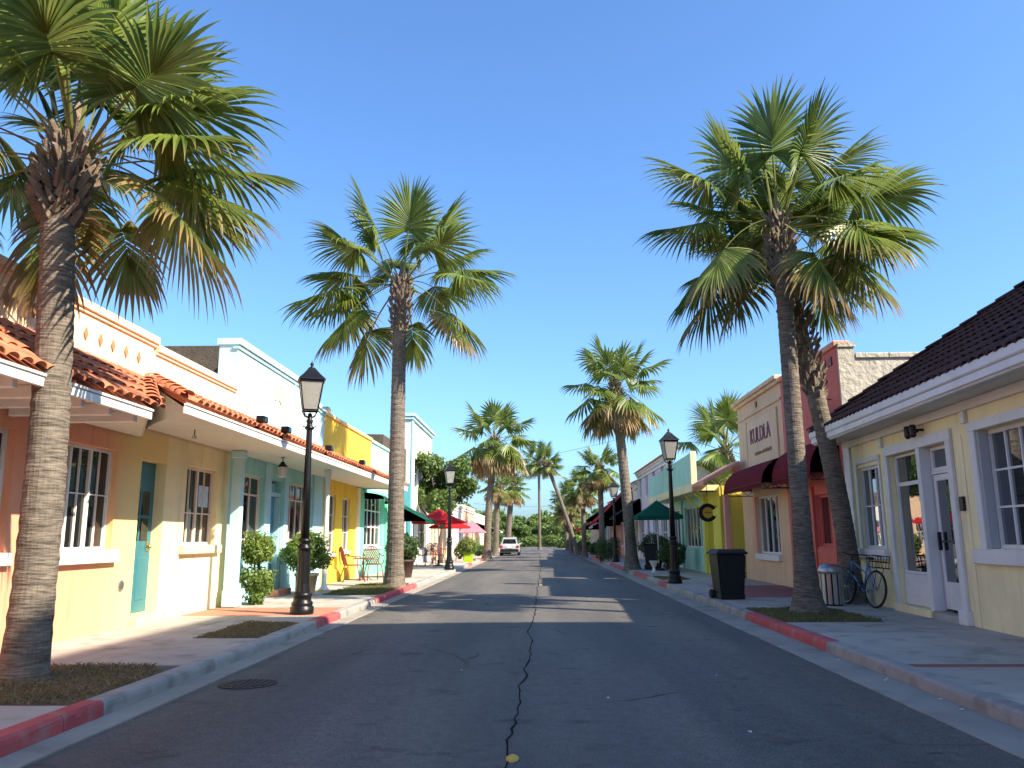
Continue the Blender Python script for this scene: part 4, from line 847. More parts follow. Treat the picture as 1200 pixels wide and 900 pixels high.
cs = empty('round_sign', (5.75, 27.9, 2.25), 'round hanging sign with a dark letter C ring and gold centre', 'sign')
mm = Matrix.Translation((5.75, 27.9, 2.3)) @ Matrix.Rotation(R(90), 4, 'X') @ Matrix.Scale(.84, 4)
bm = bmesh.new(); t = bmesh.new(); n = 26
for a0 in range(n):
    if a0 in (0, 1, n-1, n-2): continue
    a, b = 2*math.pi*a0/n, 2*math.pi*(a0+1)/n
    add_prism(bm, [(.22*math.cos(a), .22*math.sin(a)), (.37*math.cos(a), .37*math.sin(a)), (.37*math.cos(b), .37*math.sin(b)), (.22*math.cos(b), .22*math.sin(b))], -.04, .04, mm)
t.free(); fix(bm); obj('letter_ring', bm, M['black'], cs)
bm = bmesh.new(); add_prism(bm, [(.218*math.cos(a*.3927), .218*math.sin(a*.3927)) for a in range(16)], -.02, .02, mm); fix(bm); obj('gold_disc', bm, M['sign_gold'], cs)
bm = bmesh.new(); add_box(bm, 5.74, 5.76, 27.89, 27.91, 2.61, 3.30); add_box(bm, 5.5, 6.0, 27.87, 27.93, 3.0, 3.03); obj('hanger', bm, M['black'], cs)
bm = bmesh.new(); add_prism(bm, [(-.12, -.02), (.16, -.02), (.16, .03), (-.12, .03)], .021, .026, mm); fix(bm); obj('sign_stripe', bm, M['sign_brown'], cs)
# lavender, white and further shops on the right
c4 = shop('lavender_shop', 1, 6.4, 40.4, 52.5, 5.4, M['lavender'], 'two-storey lavender grey building with a moulded cornice and red tile cap', ['green_door'], storeys=2, tilecap=True)
shop('pale_shop', 1, 6.4, 52.6, 62, 4.9, M['offwhite'], 'pale white shop between the lavender building and the red awnings', ['red_door'], storeys=1, tilecap=True)
shop('rosy_shop', 1, 6.4, 62.1, 74, 4.4, M['salmon'], 'salmon pink shop with the red canvas canopy on the right', ['green_door'], tilecap=True)
shop('greenish_shop', 1, 6.4, 74.1, 86, 4.2, M['aqua'], 'aqua shop behind the clustered palms far on the right', ['red_door'])
shop('sandy_shop', 1, 6.4, 86.1, 102, 4.0, M['tan'], 'sandy shop farthest along the right side', ['teal_door'])
awning('awning', 6.38, 3.9, 55.5, 61.5, 5.0, 2.6, M['red_canvas'], 'steep red canvas canopy reaching over the right pavement', val=.2, bracket=False)
awning('awning', 6.38, 4.7, 51.0, 54.6, 3.9, 2.75, M['navy_canvas'], 'navy canvas awning between the red canopy and the green umbrella', val=.15, bracket=False)
awning('awning', 6.38, 4.2, 64, 69, 3.3, 2.4, M['white_canvas'], 'pale awning just beyond the red canopy', val=.2, bracket=False, endmat=M['red_canvas'])
awning('awning', 6.38, 4.0, 70, 75, 4.5, 2.9, M['green_canvas'], 'deep green canopy behind the far right palms', val=.2, bracket=False)
awning('awning', 6.38, 3.9, 78, 88, 3.4, 2.3, M['red_canvas'], 'long red awning at the far right end of the street', val=.2, bracket=False)
awning('awning', -6.58, -4.0, 84, 90, 3.1, 2.2, M['white_canvas'], 'white awning at the far left end of the street', val=.2, bracket=False)

# ------------------------------------------------------------------ palms
def nrmz(a): return a/np.maximum(np.linalg.norm(a, axis=-1, keepdims=True), 1e-9)
def frond_mesh(name, rg, az, el, plen, llen, age, nseg=54, A=2.45, droop=1.0, bend=.5, fold=.30):
    """petiole and fan blade of one costapalmate leaf, in crown coordinates (bud at the origin)"""
    Z = np.array([0, 0, 1.]); d = np.array([math.cos(az)*math.cos(el), math.sin(az)*math.cos(el), math.sin(el)])
    p = np.array([math.cos(az)*.10, math.sin(az)*.10, 0.]); pts = [p.copy()]; n = 8
    for i in range(n):
        d = d-Z*(bend*plen/n); d /= np.linalg.norm(d); p = p+d*plen/n; pts.append(p.copy())
    V = []; F = []; T = []; Rn = []
    # petiole: flattened four-sided stalk
    S0 = np.cross(d, Z)
    if np.linalg.norm(S0) < .15: S0 = np.array([-math.sin(az), math.cos(az), 0])
    S = S0/np.linalg.norm(S0); N = np.cross(S, d)
    for i, q in enumerate(pts):
        w = .030*(1-.55*i/n)+.004; h = .016*(1-.4*i/n)
        if i == 0: w *= 1.7
        for a, b in ((w, 0), (0, h), (-w, 0), (0, -h)): V.append(q+S*a+N*b); T.append(-.3); Rn.append(.5)
    for i in range(n):
        for k in range(4): F.append((i*4+k, i*4+(k+1) % 4, i*4+4+(k+1) % 4, i*4+4+k))
    # blade
    tw = rg.normal(0, .25); S, N = S*math.cos(tw)+N*math.sin(tw), N*math.cos(tw)-S*math.sin(tw)
    D = d; ts = np.array([0, .30, .55, .67, .79, .90, 1.0]); da = 2*A/nseg
    for k in range(nseg):
        a = -A+da*(k+.5)+rg.normal(0, .018); r_ = rg.random()
        L = llen*(.80+.20*math.cos(a*.75))*rg.uniform(.88, 1.07)
        o = pts[-1]+D*(.34*llen*max(0, math.cos(a))**1.2)-Z*(.10*llen*max(0, math.cos(a))**2)*droop
        v = D*math.cos(a)+S*math.sin(a)-N*(fold*abs(math.sin(a))+.10*max(0, -math.cos(a)))+N*(.10*math.cos(a))
        v /= np.linalg.norm(v); e = -D*math.sin(a)+S*math.cos(a); e -= v*np.dot(e, v); e /= np.linalg.norm(e); nn = np.cross(v, e)
        if np.dot(nn, N) < 0: nn = -nn
        g_ = droop*rg.uniform(.7, 1.5)*(1.0+.5*(r_ > .8)); q = o.copy(); dirv = v.copy(); base = len(V)
        wid = lambda t: max(.0018, .014*llen*(1-t)+(L*t*da*.55 if t < .55 else L*.55*da*.55*(1-(t-.55)/.45)**.95))
        for j, t in enumerate(ts):
            if j:
                dt = (t-ts[j-1])*L; dirv = dirv-Z*(g_*max(0, t-.35)*(t-ts[j-1])*3.0); dirv /= np.linalg.norm(dirv); q = q+dirv*dt
            w = wid(t); ee = e
            V += [q-ee*w+nn*w*.38, q-nn*w*.30, q+ee*w+nn*w*.38]; T += [t]*3; Rn += [r_*.75+.25*(j == 1)]*3
        for j in range(len(ts)-1):
            b0 = base+3*j
            F += [(b0, b0+1, b0+4, b0+3), (b0+1, b0+2, b0+5, b0+4)]
    me = bpy.data.meshes.new(name); me.from_pydata(np.array(V).tolist(), [], F)
    for nm, val in (('tip', T), ('rnd', Rn)): me.attributes.new(nm, 'FLOAT', 'POINT').data.foreach_set('value', val)
    me.attributes.new('age', 'FLOAT', 'POINT').data.foreach_set('value', np.clip(age+np.array(T)*0, -1, 2).tolist())
    me.materials.append(M['frond']); return me
def crown_meshes(seed, n, size, skirt=0, nseg=54, up=1.0, avoid=None, ta=.55, wa=.62):
    rg = np.random.default_rng(seed); out = []
    for i in range(n):
        t = (i+.5)/n; el = R(80)-t*R(80+24)*up+rg.normal(0, .09); az = i*2.39996+rg.normal(0, .22)
        if avoid is not None and t > ta and abs((az-avoid+math.pi) % (2*math.pi)-math.pi) < wa: continue
        age = max(0, (t-.60))*1.3+rg.normal(0, .07)
        pl = size*(1.06+.10*math.sin(min(1, t*1.6)*math.pi/2))*rg.uniform(.86, 1.12)
        out.append(frond_mesh('frond', rg, az, el, pl, size*rg.uniform(.82, .98), age, nseg, A=rg.uniform(2.2, 2.6), droop=.45+.8*t, bend=.12+.40*t, fold=.28+.35*t))
    for i in range(skirt):
        az = i*2.39996+rg.normal(0, .25); el = R(-10-42*rg.random())
        out.append(frond_mesh('frond', rg, az, el, size*rg.uniform(.80, 1.08), size*rg.uniform(.80, 1.0), rg.uniform(.30, .95), nseg, A=2.0, droop=1.7, bend=.42, fold=.6))
    return out
CROWNS = [crown_meshes(11, 27, 1.25), crown_meshes(23, 28, 1.25, avoid=-1.80, ta=.2, wa=.55), crown_meshes(37, 31, 1.25, avoid=-3.885, ta=.16, wa=.6),
          crown_meshes(41, 26, 1.15, 16, 26), crown_meshes(53, 24, 1.15, 26, 26),
          crown_meshes(71, 36, 1.22, 0, 54, .82, R(-58))]
def bez(p0, p1, p2, n): return [tuple((1-t)**2*a+2*t*(1-t)*b+t*t*c for a, b, c in zip(p0, p1, p2)) for t in [i/n for i in range(n+1)]]
def palm(base, top, bud, rb, rm, rt, variant, rot, label, mid=None, boots=1.0, scale=1.0, sides=18, boot_from=None):
    """trunk from base to top, boots up to bud, crown of separate fronds"""
    root = empty('palm_tree', (base[0], base[1], .14), label, 'palm tree', 'palms along the street')
    bx, by = base; rg = np.random.default_rng(int(abs(bx*977+by*131))+variant)
    p0 = Vector((0, 0, -.06)); p2 = Vector((top[0]-bx, top[1]-by, top[2]-.14)); p1 = Vector((mid[0]-bx, mid[1]-by, mid[2]-.14)) if mid else (p0+p2)*.5+Vector((0, 0, 0))
    bq = Vector((bud[0]-bx, bud[1]-by, bud[2]-.14))
    n = max(24, int(p2.z/.085)); V = []; F = []
    path = [Vector(q) for q in bez(p0, p1, p2, n)]+[p2+(bq-p2)*t for t in (.25, .5, .75, 1)]
    H = p2.z
    for i, q in enumerate(path):
        t = min(1, i/n); z = t*H
        r_ = rm+(rt-rm)*t+(rb-rm)*math.exp(-z/.42)+(.03*math.exp(-z/.10) if rb > .2 else 0)
        r_ *= 1+(.028 if i % 2 else -.012)+rg.normal(0, .006)
        for k in range(sides):
            a = 2*math.pi*k/sides; rr = r_*(1+rg.normal(0, .010)+.05*math.sin(3*a+by)*math.exp(-z/.35)); V.append((q.x+rr*math.cos(a), q.y+rr*math.sin(a), q.z+rg.normal(0, .004)))
    for i in range(len(path)-1):
        for k in range(sides): F.append((i*sides+k, i*sides+(k+1) % sides, (i+1)*sides+(k+1) % sides, (i+1)*sides+k))
    F.append(tuple(range((len(path)-1)*sides, len(path)*sides)))
    tr = pyobj('trunk', V, F, M['trunk'], root, wc=False, smooth=False)
    # boots: old leaf bases in a criss-cross spiral below the bud
    bm = bmesh.new(); start = boot_from-.14 if boot_from else p2.z-.15; nb = int(120*boots+(p2.z-start)*26)
    for i in range(nb):
        t = i/nb; zz = start+(bq.z-start)*t; 
        c = p2+(bq-p2)*max(0, (zz-p2.z)/max(.1, bq.z-p2.z)) if zz > p2.z else min(path[:n+1], key=lambda q: abs(q.z-zz))
        a = i*2.39996; rr = rt*(1.0+.60*math.sin(min(1, t*1.1)*math.pi)*boots); L = (.13+.05*t)*rg.uniform(.7, 1.25); out_ = .55+.5*rg.random()
        d = Vector((math.cos(a), math.sin(a), 0)); s = Vector((-math.sin(a), math.cos(a), 0)); w = .050*rg.uniform(.6, 1.3)
        P = Vector((c.x, c.y, zz))+d*rr*.82; tipv = P+d*L*out_+Vector((0, 0, L))+s*rg.normal(0, .03)
        vv = [bm.verts.new(P+s*w), bm.verts.new(P-s*w), bm.verts.new(P+d*.05-Vector((0, 0, .05))), bm.verts.new(tipv+s*w*.5+Vector((0, 0, rg.normal(0, .03)))), bm.verts.new(tipv-s*w*.35+Vector((0, 0, rg.normal(0, .03)))), bm.verts.new(tipv+d*.03-Vector((0, 0, .03)))]
        for f in ((0, 2, 5, 3), (2, 1, 4, 5), (1, 0, 3, 4), (3, 5, 4), (0, 1, 2)): bm.faces.new([vv[q] for q in f])
    fix(bm); obj('boots', bm, M['boot'], tr, wc=False)
    bm = bmesh.new(); add_lathe(bm, [(rt*.9, bq.z-.55), (rt*1.05, bq.z-.3), (.16, bq.z-.05), (.10, bq.z+.18), (.03, bq.z+.5)], 10, (bq.x, bq.y)); cr = obj('crown', bm, M['boot'], root, wc=False, smooth=True)
    for me in CROWNS[variant]:
        o = bpy.data.objects.new('frond', me); link(o); o.parent = cr; o.location = (bq.x, bq.y, bq.z-rnd.uniform(0, .35)); o.rotation_euler = (0, 0, rot); o.scale = (scale,)*3
    return root
palm((-5.2, 8.3), (-5.36, 8.3, 5.15), (-5.28, 8.35, 6.0), .235, .205, .17, 5, 0, 'big leaning palm at the left edge, nearest the camera', mid=(-5.12, 8.3, 2.9), scale=.90, sides=24)
palm((-4.2, 23.7), (-4.2, 23.7, 7.9), (-4.15, 23.7, 9.45), .36, .25, .20, 1, .4, 'tall straight palm on the sunlit grass by the red metal chairs', scale=1.24)
palm((4.88, 15.3), (4.86, 15.3, 6.65), (4.84, 15.3, 7.72), .36, .175, .15, 2, 2.0, 'front trunk of the double palm on the right, standing in the grass bed', scale=1.02, sides=22)
palm((6.42, 17.15), (5.52, 17.05, 6.7), (5.36, 17.0, 7.75), .25, .20, .18, 1, 3.6, 'rear leaning palm of the right pair, beside the bicycle and steel bin', mid=(6.35, 17.1, 2.6), scale=.80, boot_from=4.4)
palm((3.95, 35.2), (3.52, 35.2, 6.8), (3.45, 35.2, 8.15), .42, .24, .20, 3, .9, 'shaggy palm on the right between the two lamp posts', mid=(3.85, 35.2, 3.2), scale=1.0)
palm((-3.5, 54.5), (-3.02, 54.5, 7.2), (-2.95, 54.5, 8.2), .40, .24, .22, 4, 2.2, 'palm with a brown skirt standing beyond the red umbrellas', mid=(-3.45, 54.5, 3.5), scale=1.2)
palm((-3.55, 66), (-3.4, 66, 4.6), (-3.2, 66, 5.9), .30, .24, .22, 4, .3, 'squat bushy skirted palm behind the parked silver car', scale=.72)
palm((-2.85, 72), (-2.5, 72, 4.9), (-2.35, 72, 6.0), .34, .25, .24, 3, 4.3, 'second skirted palm just behind the squat one on the left', scale=.72)
palm((.05, 98), (.05, 98, 9.7), (.05, 98, 10.9), .26, .16, .15, 0, .8, 'slim straight palm in the middle of the far street end', scale=1.08)
palm((3.15, 66), (.72, 66, 7.2), (.52, 66, 7.6), .26, .17, .15, 2, 1.7, 'thin palm leaning far out over the street from the right', mid=(1.9, 66, 4.4), scale=.60)
palm((3.3, 60), (3.25, 60, 4.3), (3.25, 60, 5.2), .26, .17, .16, 4, 2.9, 'low shaggy palm in front of the far green canopy', scale=.66)
palm((4.0, 52), (3.95, 52, 5.2), (3.9, 52, 6.0), .26, .18, .17, 3, .2, 'bright palm behind the second right lamp post', scale=.70)
palm((2.9, 74), (2.8, 74, 4.2), (2.75, 74, 5.0), .26, .18, .17, 4, 5.0, 'dark shaggy palm beyond the leaning trunk on the right', scale=.75)
palm((3.05, 90), (2.9, 90, 3.6), (2.85, 90, 4.4), .26, .2, .19, 3, 4.0, 'small palm at the far right end of the pavement', scale=.75)
palm((9.0, 38.5), (8.95, 38.5, 4.6), (8.9, 38.5, 5.7), .30, .22, .2, 1, 5.2, 'lush green palm rising behind the chartreuse shop roof', scale=1.1)

# ------------------------------------------------------------------ leafy plants
def leaf_cloud(blobs, n, size, seed, shell=.55, up=.25):
    """small bent leaves spread through ellipsoids (cx, cy, cz, rx, ry, rz); returns verts, faces, rnd"""
    rg = np.random.default_rng(seed); vol = np.array([b[3]*b[4]*b[5] for b in blobs])**(.75); pick = rg.choice(len(blobs), n, p=vol/vol.sum())
    B = np.array(blobs)[pick]; u = nrmz(rg.normal(size=(n, 3))); r_ = shell+(1-shell)*rg.random(n)**.6
    wob = 1+.16*np.sin(5*u[:, 0]+3*B[:, 0])*np.sin(4*u[:, 2]+2)+.12*np.sin(9*u[:, 1]+B[:, 1]); P = B[:, :3]+u*B[:, 3:]*(r_*wob)[:, None]
    nn = nrmz(u*.8+rg.normal(size=(n, 3))*.55+np.array([0, 0, up])); t = nrmz(np.cross(nn, rg.normal(size=(n, 3)))); s = np.cross(nn, t)
    sz = size*rg.uniform(.6, 1.3, n)[:, None]
    V = np.stack([P-t*sz, P+s*sz*.42-nn*sz*.08, P+t*sz-nn*sz*.22, P-s*sz*.42-nn*sz*.08], 1).reshape(-1, 3)
    F = (np.arange(n)[:, None]*4+np.arange(4)).tolist(); a = np.clip(rg.normal(.45, .28, n)+.15*u[:, 2], 0, 1); return V, F, np.repeat(a, 4)
def leafobj(name, blobs, n, size, seed, mat, parent, **k):
    V, F, A = leaf_cloud(blobs, n, size, seed, **k); me = bpy.data.meshes.new(name); me.from_pydata(V.tolist(), [], F)
    me.attributes.new('rnd', 'FLOAT', 'POINT').data.foreach_set('value', A.tolist()); me.materials.append(mat)
    o = bpy.data.objects.new(name, me); link(o); o.parent = parent; return o
def stems(name, lst, mat, parent):
    bm = bmesh.new()
    for pts, r0, r1 in lst: n = len(pts); add_tube(bm, pts, [r0+(r1-r0)*i/(n-1) for i in range(n)], 7)
    return obj(name, bm, mat, parent, wc=False, smooth=True)
def pot(parent, r0, r1, h, mat, square=False):
    bm = bmesh.new(); n = 4 if square else 20; rot = math.pi/4 if square else 0
    add_lathe(bm, [(r0, 0), (r1*.94, h*.86), (r1*1.04, h*.87), (r1*1.04, h), (r1*.9, h), (r1*.86, h*.9), (.001, h*.9)], n, rot=rot, cap=False); return obj('pot', bm, mat, parent, wc=False, smooth=not square)
r_ = empty('topiary_shrub', (-6.05, 17.4, .14), 'clipped two-tier green topiary shrub in front of the blue shop window', 'shrub')
leafobj('foliage', [(0, 0, 1.20, .40, .42, .33), (.08, -.12, 1.05, .34, .3, .22), (-.06, .15, 1.12, .3, .3, .26), (0, 0, .54, .40, .42, .26), (.1, .12, .40, .26, .26, .24), (0, 0, .18, .22, .22, .22)], 5200, .045, 5, M['leaf'], r_)
stems('stem', [([(0, 0, -.02), (.05, .03, .4), (.02, 0, 1.0)], .03, .02), ([(.05, 0, -.02), (-.06, .05, .5), (-.04, -.02, 1.1)], .025, .018), ([(-.06, -.03, -.02), (.06, -.05, .45), (.07, .02, 1.1)], .025, .015)], M['bark'], r_)
r_ = empty('potted_shrub', (-5.85, 20.5, .14), 'rounded green shrub in a tan pot behind the near lamp post', 'potted plant')
pot(r_, .20, .29, .52, M['pot_tan']); leafobj('foliage', [(0, 0, 1.12, .54, .54, .40), (.12, .22, .85, .48, .48, .28), (-.12, -.28, 1.0, .44, .40, .38), (.1, -.1, 1.35, .3, .3, .22)], 5200, .052, 6, M['leaf'], r_); stems('stem', [([(0, 0, .4), (.03, 0, 1.0)], .03, .02)], M['bark'], r_)
r_ = empty('potted_shrub', (-4.85, 29.2, .14), 'dense round dark green bush in a brown pot beyond the second left palm', 'potted plant')
pot(r_, .28, .40, .62, M['pot_brown']); leafobj('foliage', [(0, 0, 1.05, .58, .58, .46), (0, .1, .8, .48, .48, .25)], 4200, .055, 7, M['leaf_dark'], r_, shell=.7); stems('stem', [([(0, 0, .4), (.03, 0, 1.0)], .03, .02)], M['bark'], r_)
r_ = empty('potted_shrub', (-4.1, 47.2, .14), 'bright green bush in a lime pot at the kerb before the pink umbrella', 'potted plant')
pot(r_, .34, .40, .6, M['pot_lime'], True); leafobj('foliage', [(0, 0, .9, .6, .6, .5), (-.5, 0, .6, .35, .35, .4)], 2200, .07, 8, M['leaf'], r_, shell=.6); stems('stem', [([(0, 0, .4), (.03, 0, .9)], .03, .02)], M['bark'], r_)
r_ = empty('potted_shrub', (5.35, 33.2, .14), 'round dark bush on the right pavement under the green umbrella', 'potted plant')
pot(r_, .22, .30, .35, M['pot_brown']); leafobj('foliage', [(0, 0, .68, .55, .55, .52)], 3000, .055, 9, M['leaf_dark'], r_, shell=.7); stems('stem', [([(0, 0, .2), (.03, 0, .7)], .03, .02)], M['bark'], r_)
r_ = empty('potted_shrub', (5.1, 36.4, .14), 'taller dark bush behind the wheeled bin under the green umbrella', 'potted plant')
pot(r_, .25, .34, .45, M['pot_brown']); leafobj('foliage', [(0, 0, .95, .7, .6, .55)], 2600, .06, 10, M['leaf_dark'], r_, shell=.7); stems('stem', [([(0, 0, .3), (.03, 0, .9)], .03, .02)], M['bark'], r_)
r_ = empty('box_hedge', (3.95, 47.5, .14), 'dark box hedge beside the second right lamp post', 'hedge')
leafobj('foliage', [(dx, dy, z, .38, .38, .34) for dx in (-.35, .35) for dy in (-.5, .4) for z in (.35, .7, 1.0)], 4200, .055, 12, M['leaf_dark'], r_, shell=.6); stems('stem', [([(0, 0, -.02), (.03, 0, .8)], .04, .02)], M['bark'], r_)
for i, (x, y, h, sd) in enumerate(((4.4, 64, .9, 31), (3.9, 70, 1.0, 32), (4.2, 80, 1.0, 33), (-4.6, 63, .8, 34), (-4.4, 76, 1.0, 35))):
    r_ = empty('street_shrub', (x, y, .14), ['low shrub at the foot of the leaning palm', 'shrub under the far shaggy palm', 'last shrub along the right kerb', 'low shrub between the skirted palms and the parked car', 'shrub past the parked car on the left'][i], 'shrub', 'far street shrubs')
    leafobj('foliage', [(0, 0, h*.55, .6, .9, h*.5)], 1300, .09, sd, M['leaf_dark'], r_); stems('stem', [([(0, 0, -.02), (.03, 0, .5)], .04, .02)], M['bark'], r_)
def tree(name, loc, H, rad, label, n, size, seed, mat, blobs=None, tr=.16, group=None):
    root = empty(name, (loc[0], loc[1], .05), label, 'tree', group); rg = random.Random(seed); bl = []; lst = []
    base = H*.30; lst.append(([(0, 0, -.1), (rg.uniform(-.1, .1), 0, base*.5), (rg.uniform(-.2, .2), rg.uniform(-.1, .1), base)], tr*1.25, tr*.8)); j = Vector(lst[0][0][-1])
    for k in range(9):
        a = k*2.4+rg.uniform(-.3, .3); rr = rad*rg.uniform(.45, .85) if k else 0; z = H*(.48+.40*((k*5) % 9)/9)
        c = Vector((rr*math.cos(a), rr*math.sin(a), z)); lst.append(([tuple(j), tuple(j*.5+c*.5+Vector((0, 0, -.15))), tuple(c)], tr*.55, tr*.12))
        s_ = rad*rg.uniform(.34, .52); bl.append((c.x, c.y, c.z, s_, s_, s_*.78))
        for q in range(3):
            d = Vector((rg.uniform(-1, 1), rg.uniform(-1, 1), rg.uniform(-.6, .9))).normalized()*s_*.9; s2 = s_*rg.uniform(.4, .6); bl.append((c.x+d.x, c.y+d.y, c.z+d.z, s2, s2, s2*.8))
    stems('trunk', lst, M['bark'], root); leafobj('crown', bl, n, size, seed, mat, root, shell=.45); return root
tree('street_tree', (-5.5, 45.5), 6.6, 2.0, 'round dark green leafy tree behind the second left lamp post', 15000, .12, 21, M['leaf_oak'], tr=.13)
far = [(-9, 118, 5.0, 3.4), (-4.4, 128, 3.8, 2.6), (1.5, 150, 3.8, 3.0), (6, 128, 6.5, 4.2), (11, 118, 8, 4.5), (-15, 124, 10, 5), (17, 130, 10, 5), (-2, 165, 9, 5.5), (5, 170, 10, 6), (-9, 150, 10, 5.5), (11, 155, 10, 5.5)]
fl = ['leafy tree left of the street end, nearest row', 'low leafy tree closing the street left of centre', 'leafy tree behind the slim central palm', 'leafy tree right of the slim central palm', 'leafy tree at the far right street end', 'leafy tree hidden behind the far left shops', 'leafy tree hidden behind the far right shops', 'rear tree left of centre beyond the street end', 'rear tree right of centre beyond the street end', 'rear tree on the left beyond the nearest row', 'rear tree on the right beyond the nearest row']
for i, (x, y) in enumerate(((-7.5, 108), (-4.8, 114), (-2.6, 136), (-.3, 139), (2.0, 137), (4.6, 116), (7.2, 109), (4.2, 140), (-4.9, 140), (-11, 106), (10.5, 106))):
    r_ = empty('far_bush', (x, y, -.05), ['bush behind the last left shop', 'bush left of the far road end', 'leftmost bush closing the far road end', 'middle bush closing the far road end', 'rightmost bush closing the far road end', 'bush right of the far road end', 'bush behind the last right shop', 'bush deep behind the far right kerb', 'bush deep behind the far left kerb', 'bush hidden beside the left rear yards', 'bush hidden beside the right rear yards'][i], 'bush', 'bushes at the street end')
    leafobj('foliage', [(0, 0, 1.0, 1.6, 1.4, 1.1), (1.0, .3, .8, 1.2, 1.0, .9), (-1.1, -.2, .7, 1.2, 1.0, .8)], 1500, .22, 90+i, M['leaf_oak'], r_); stems('stem', [([(0, 0, -.02), (.1, 0, 1.0)], .08, .04)], M['bark'], r_)
protos = []
for i, (x, y, h, rr) in enumerate(far):
    if i < 3: protos.append(tree('far_tree', (x, y), h, rr, fl[i], 5200, .30, 60+i, M['leaf_oak'], tr=.28, group='trees at the street end'))
    else:
        c = copy_tree(protos[i % 3]); c.location = (x, y, .05); c.rotation_euler.z = i*1.3; c.scale = (h/far[i % 3][2]*.62,)*3; c['label'] = fl[i]

# ------------------------------------------------------------------ street lamps
def lamp(x, y, H, label, rz=0):
    root = empty('street_lamp', (x, y, .14), label, 'street lamp', 'cast iron street lamps', rz)
    k = H/4.76; z = lambda v: v*k
    bm = bmesh.new(); add_lathe(bm, [(.21, 0), (.215, .03), (.215, .13), (.185, .15), (.195, .17), (.195, .21), (.165, .24), (.16, .30), (.175, .33), (.17, .37), (.14, .40)], 20); obj('base', bm, M['black'], root, False, True)
    bm = bmesh.new(); prof = [(.135, .40), (.115, .55), (.105, 1.12), (.11, 1.16)]; n = 24; rings = []
    for r_, zz in prof: rings.append([bm.verts.new((r_*(1-.09*(i % 2))*math.cos(2*math.pi*i/n), r_*(1-.09*(i % 2))*math.sin(2*math.pi*i/n), zz)) for i in range(n)])
    for a, b in zip(rings, rings[1:]):
        for i in range(n): bm.faces.new((a[i], a[(i+1) % n], b[(i+1) % n], b[i]))
    obj('fluted_shaft', bm, M['black'], root, False)
    bm = bmesh.new(); add_lathe(bm, [(.10, 1.155), (.13, 1.17), (.135, 1.21), (.105, 1.24), (.095, 1.29), (.12, 1.31), (.12, 1.35), (.085, 1.38)], 18); obj('collar', bm, M['black'], root, False, True)
    bm = bmesh.new(); add_lathe(bm, [(.082, 1.375), (.068, 2.4), (.055, z(3.42)), (.052, z(3.45))], 16); obj('post', bm, M['black'], root, False, True)
    bm = bmesh.new(); add_lathe(bm, [(.056, z(3.42)), (.085, z(3.44)), (.09, z(3.47)), (.06, z(3.50)), (.055, z(3.56)), (.07, z(3.60)), (.045, z(3.64)), (.04, z(3.74)), (.001, z(3.76))], 14)
    for a in range(4): c, s = math.cos(a*math.pi/2), math.sin(a*math.pi/2); add_tube(bm, [(c*.04, s*.04, z(3.47)), (c*.12, s*.12, z(3.49)), (c*.125, s*.125, z(3.52))], .012, 5)
    obj('neck', bm, M['black'], root, False, True)
    zb, zt = z(3.80), z(4.36); wb, wt = .135, .215
    bm = bmesh.new()
    for sx, sy in ((1, 1), (1, -1), (-1, -1), (-1, 1)):
        add_tube(bm, [(sx*wb, sy*wb, zb), (sx*wt, sy*wt, zt)], .014, 5); add_tube(bm, [(sx*.03, sy*.03, z(3.66)), (sx*wb*.7, sy*wb*.7, z(3.70)), (sx*wb, sy*wb, zb)], .013, 5)
    for (w, zz, t) in ((wb, zb, .03), (wt, zt, .035)):
        add_box(bm, -w-.015, w+.015, -w-.015, -w+.015, zz-t/2, zz+t/2); add_box(bm, -w-.015, w+.015, w-.015, w+.015, zz-t/2, zz+t/2); add_box(bm, -w-.014, -w+.014, -w+.016, w-.016, zz-t/2, zz+t/2); add_box(bm, w-.014, w+.014, -w+.016, w-.016, zz-t/2, zz+t/2)
    lf = obj('lantern_frame', bm, M['black'], root, False)
    for a in range(4):
        bm = bmesh.new(); q = [(-wb+.012, -wb, zb+.015), (wb-.012, -wb, zb+.015), (wt-.014, -wt, zt-.017), (-wt+.014, -wt, zt-.017)]; f = bm.faces.new([bm.verts.new(p) for p in q]); bmesh.ops.solidify(bm, geom=[f], thickness=.006); fix(bm)
        bmesh.ops.rotate(bm, verts=list(bm.verts), cent=(0, 0, 0), matrix=Matrix.Rotation(a*math.pi/2, 3, 'Z')); obj('lantern_pane', bm, M['lamp_glass'], lf, False)
    s2 = math.sqrt(2); bm = bmesh.new(); add_lathe(bm, [((wt+.045)*s2, zt+.02), ((wt+.03)*s2, zt+.045), (.16*s2, z(4.50)), (.085*s2, z(4.60)), (.075*s2, z(4.62))], 4, rot=math.pi/4); rf = obj('lantern_roof', bm, M['black'], root, False)
    bm = bmesh.new(); add_lathe(bm, [(.07, z(4.615)), (.07, z(4.645)), (.03, z(4.66)), (.025, z(4.69)), (.04, z(4.71)), (.025, z(4.735)), (.008, z(4.765)), (.001, z(4.80))], 10); obj('finial', bm, M['black'], rf, False, True)
    return root
lamp(-4.40, 15.2, 4.76, 'black street lamp nearest the camera, on the red left pavement', R(20))
lamp(-3.95, 35.8, 4.7, 'black street lamp in front of the round green tree on the left', R(15))
lamp(4.0, 24.6, 4.62, 'black street lamp on the right before the green umbrella', R(8))
lamp(4.20, 45.5, 4.5, 'smaller far street lamp on the right beside the box hedge', R(12))
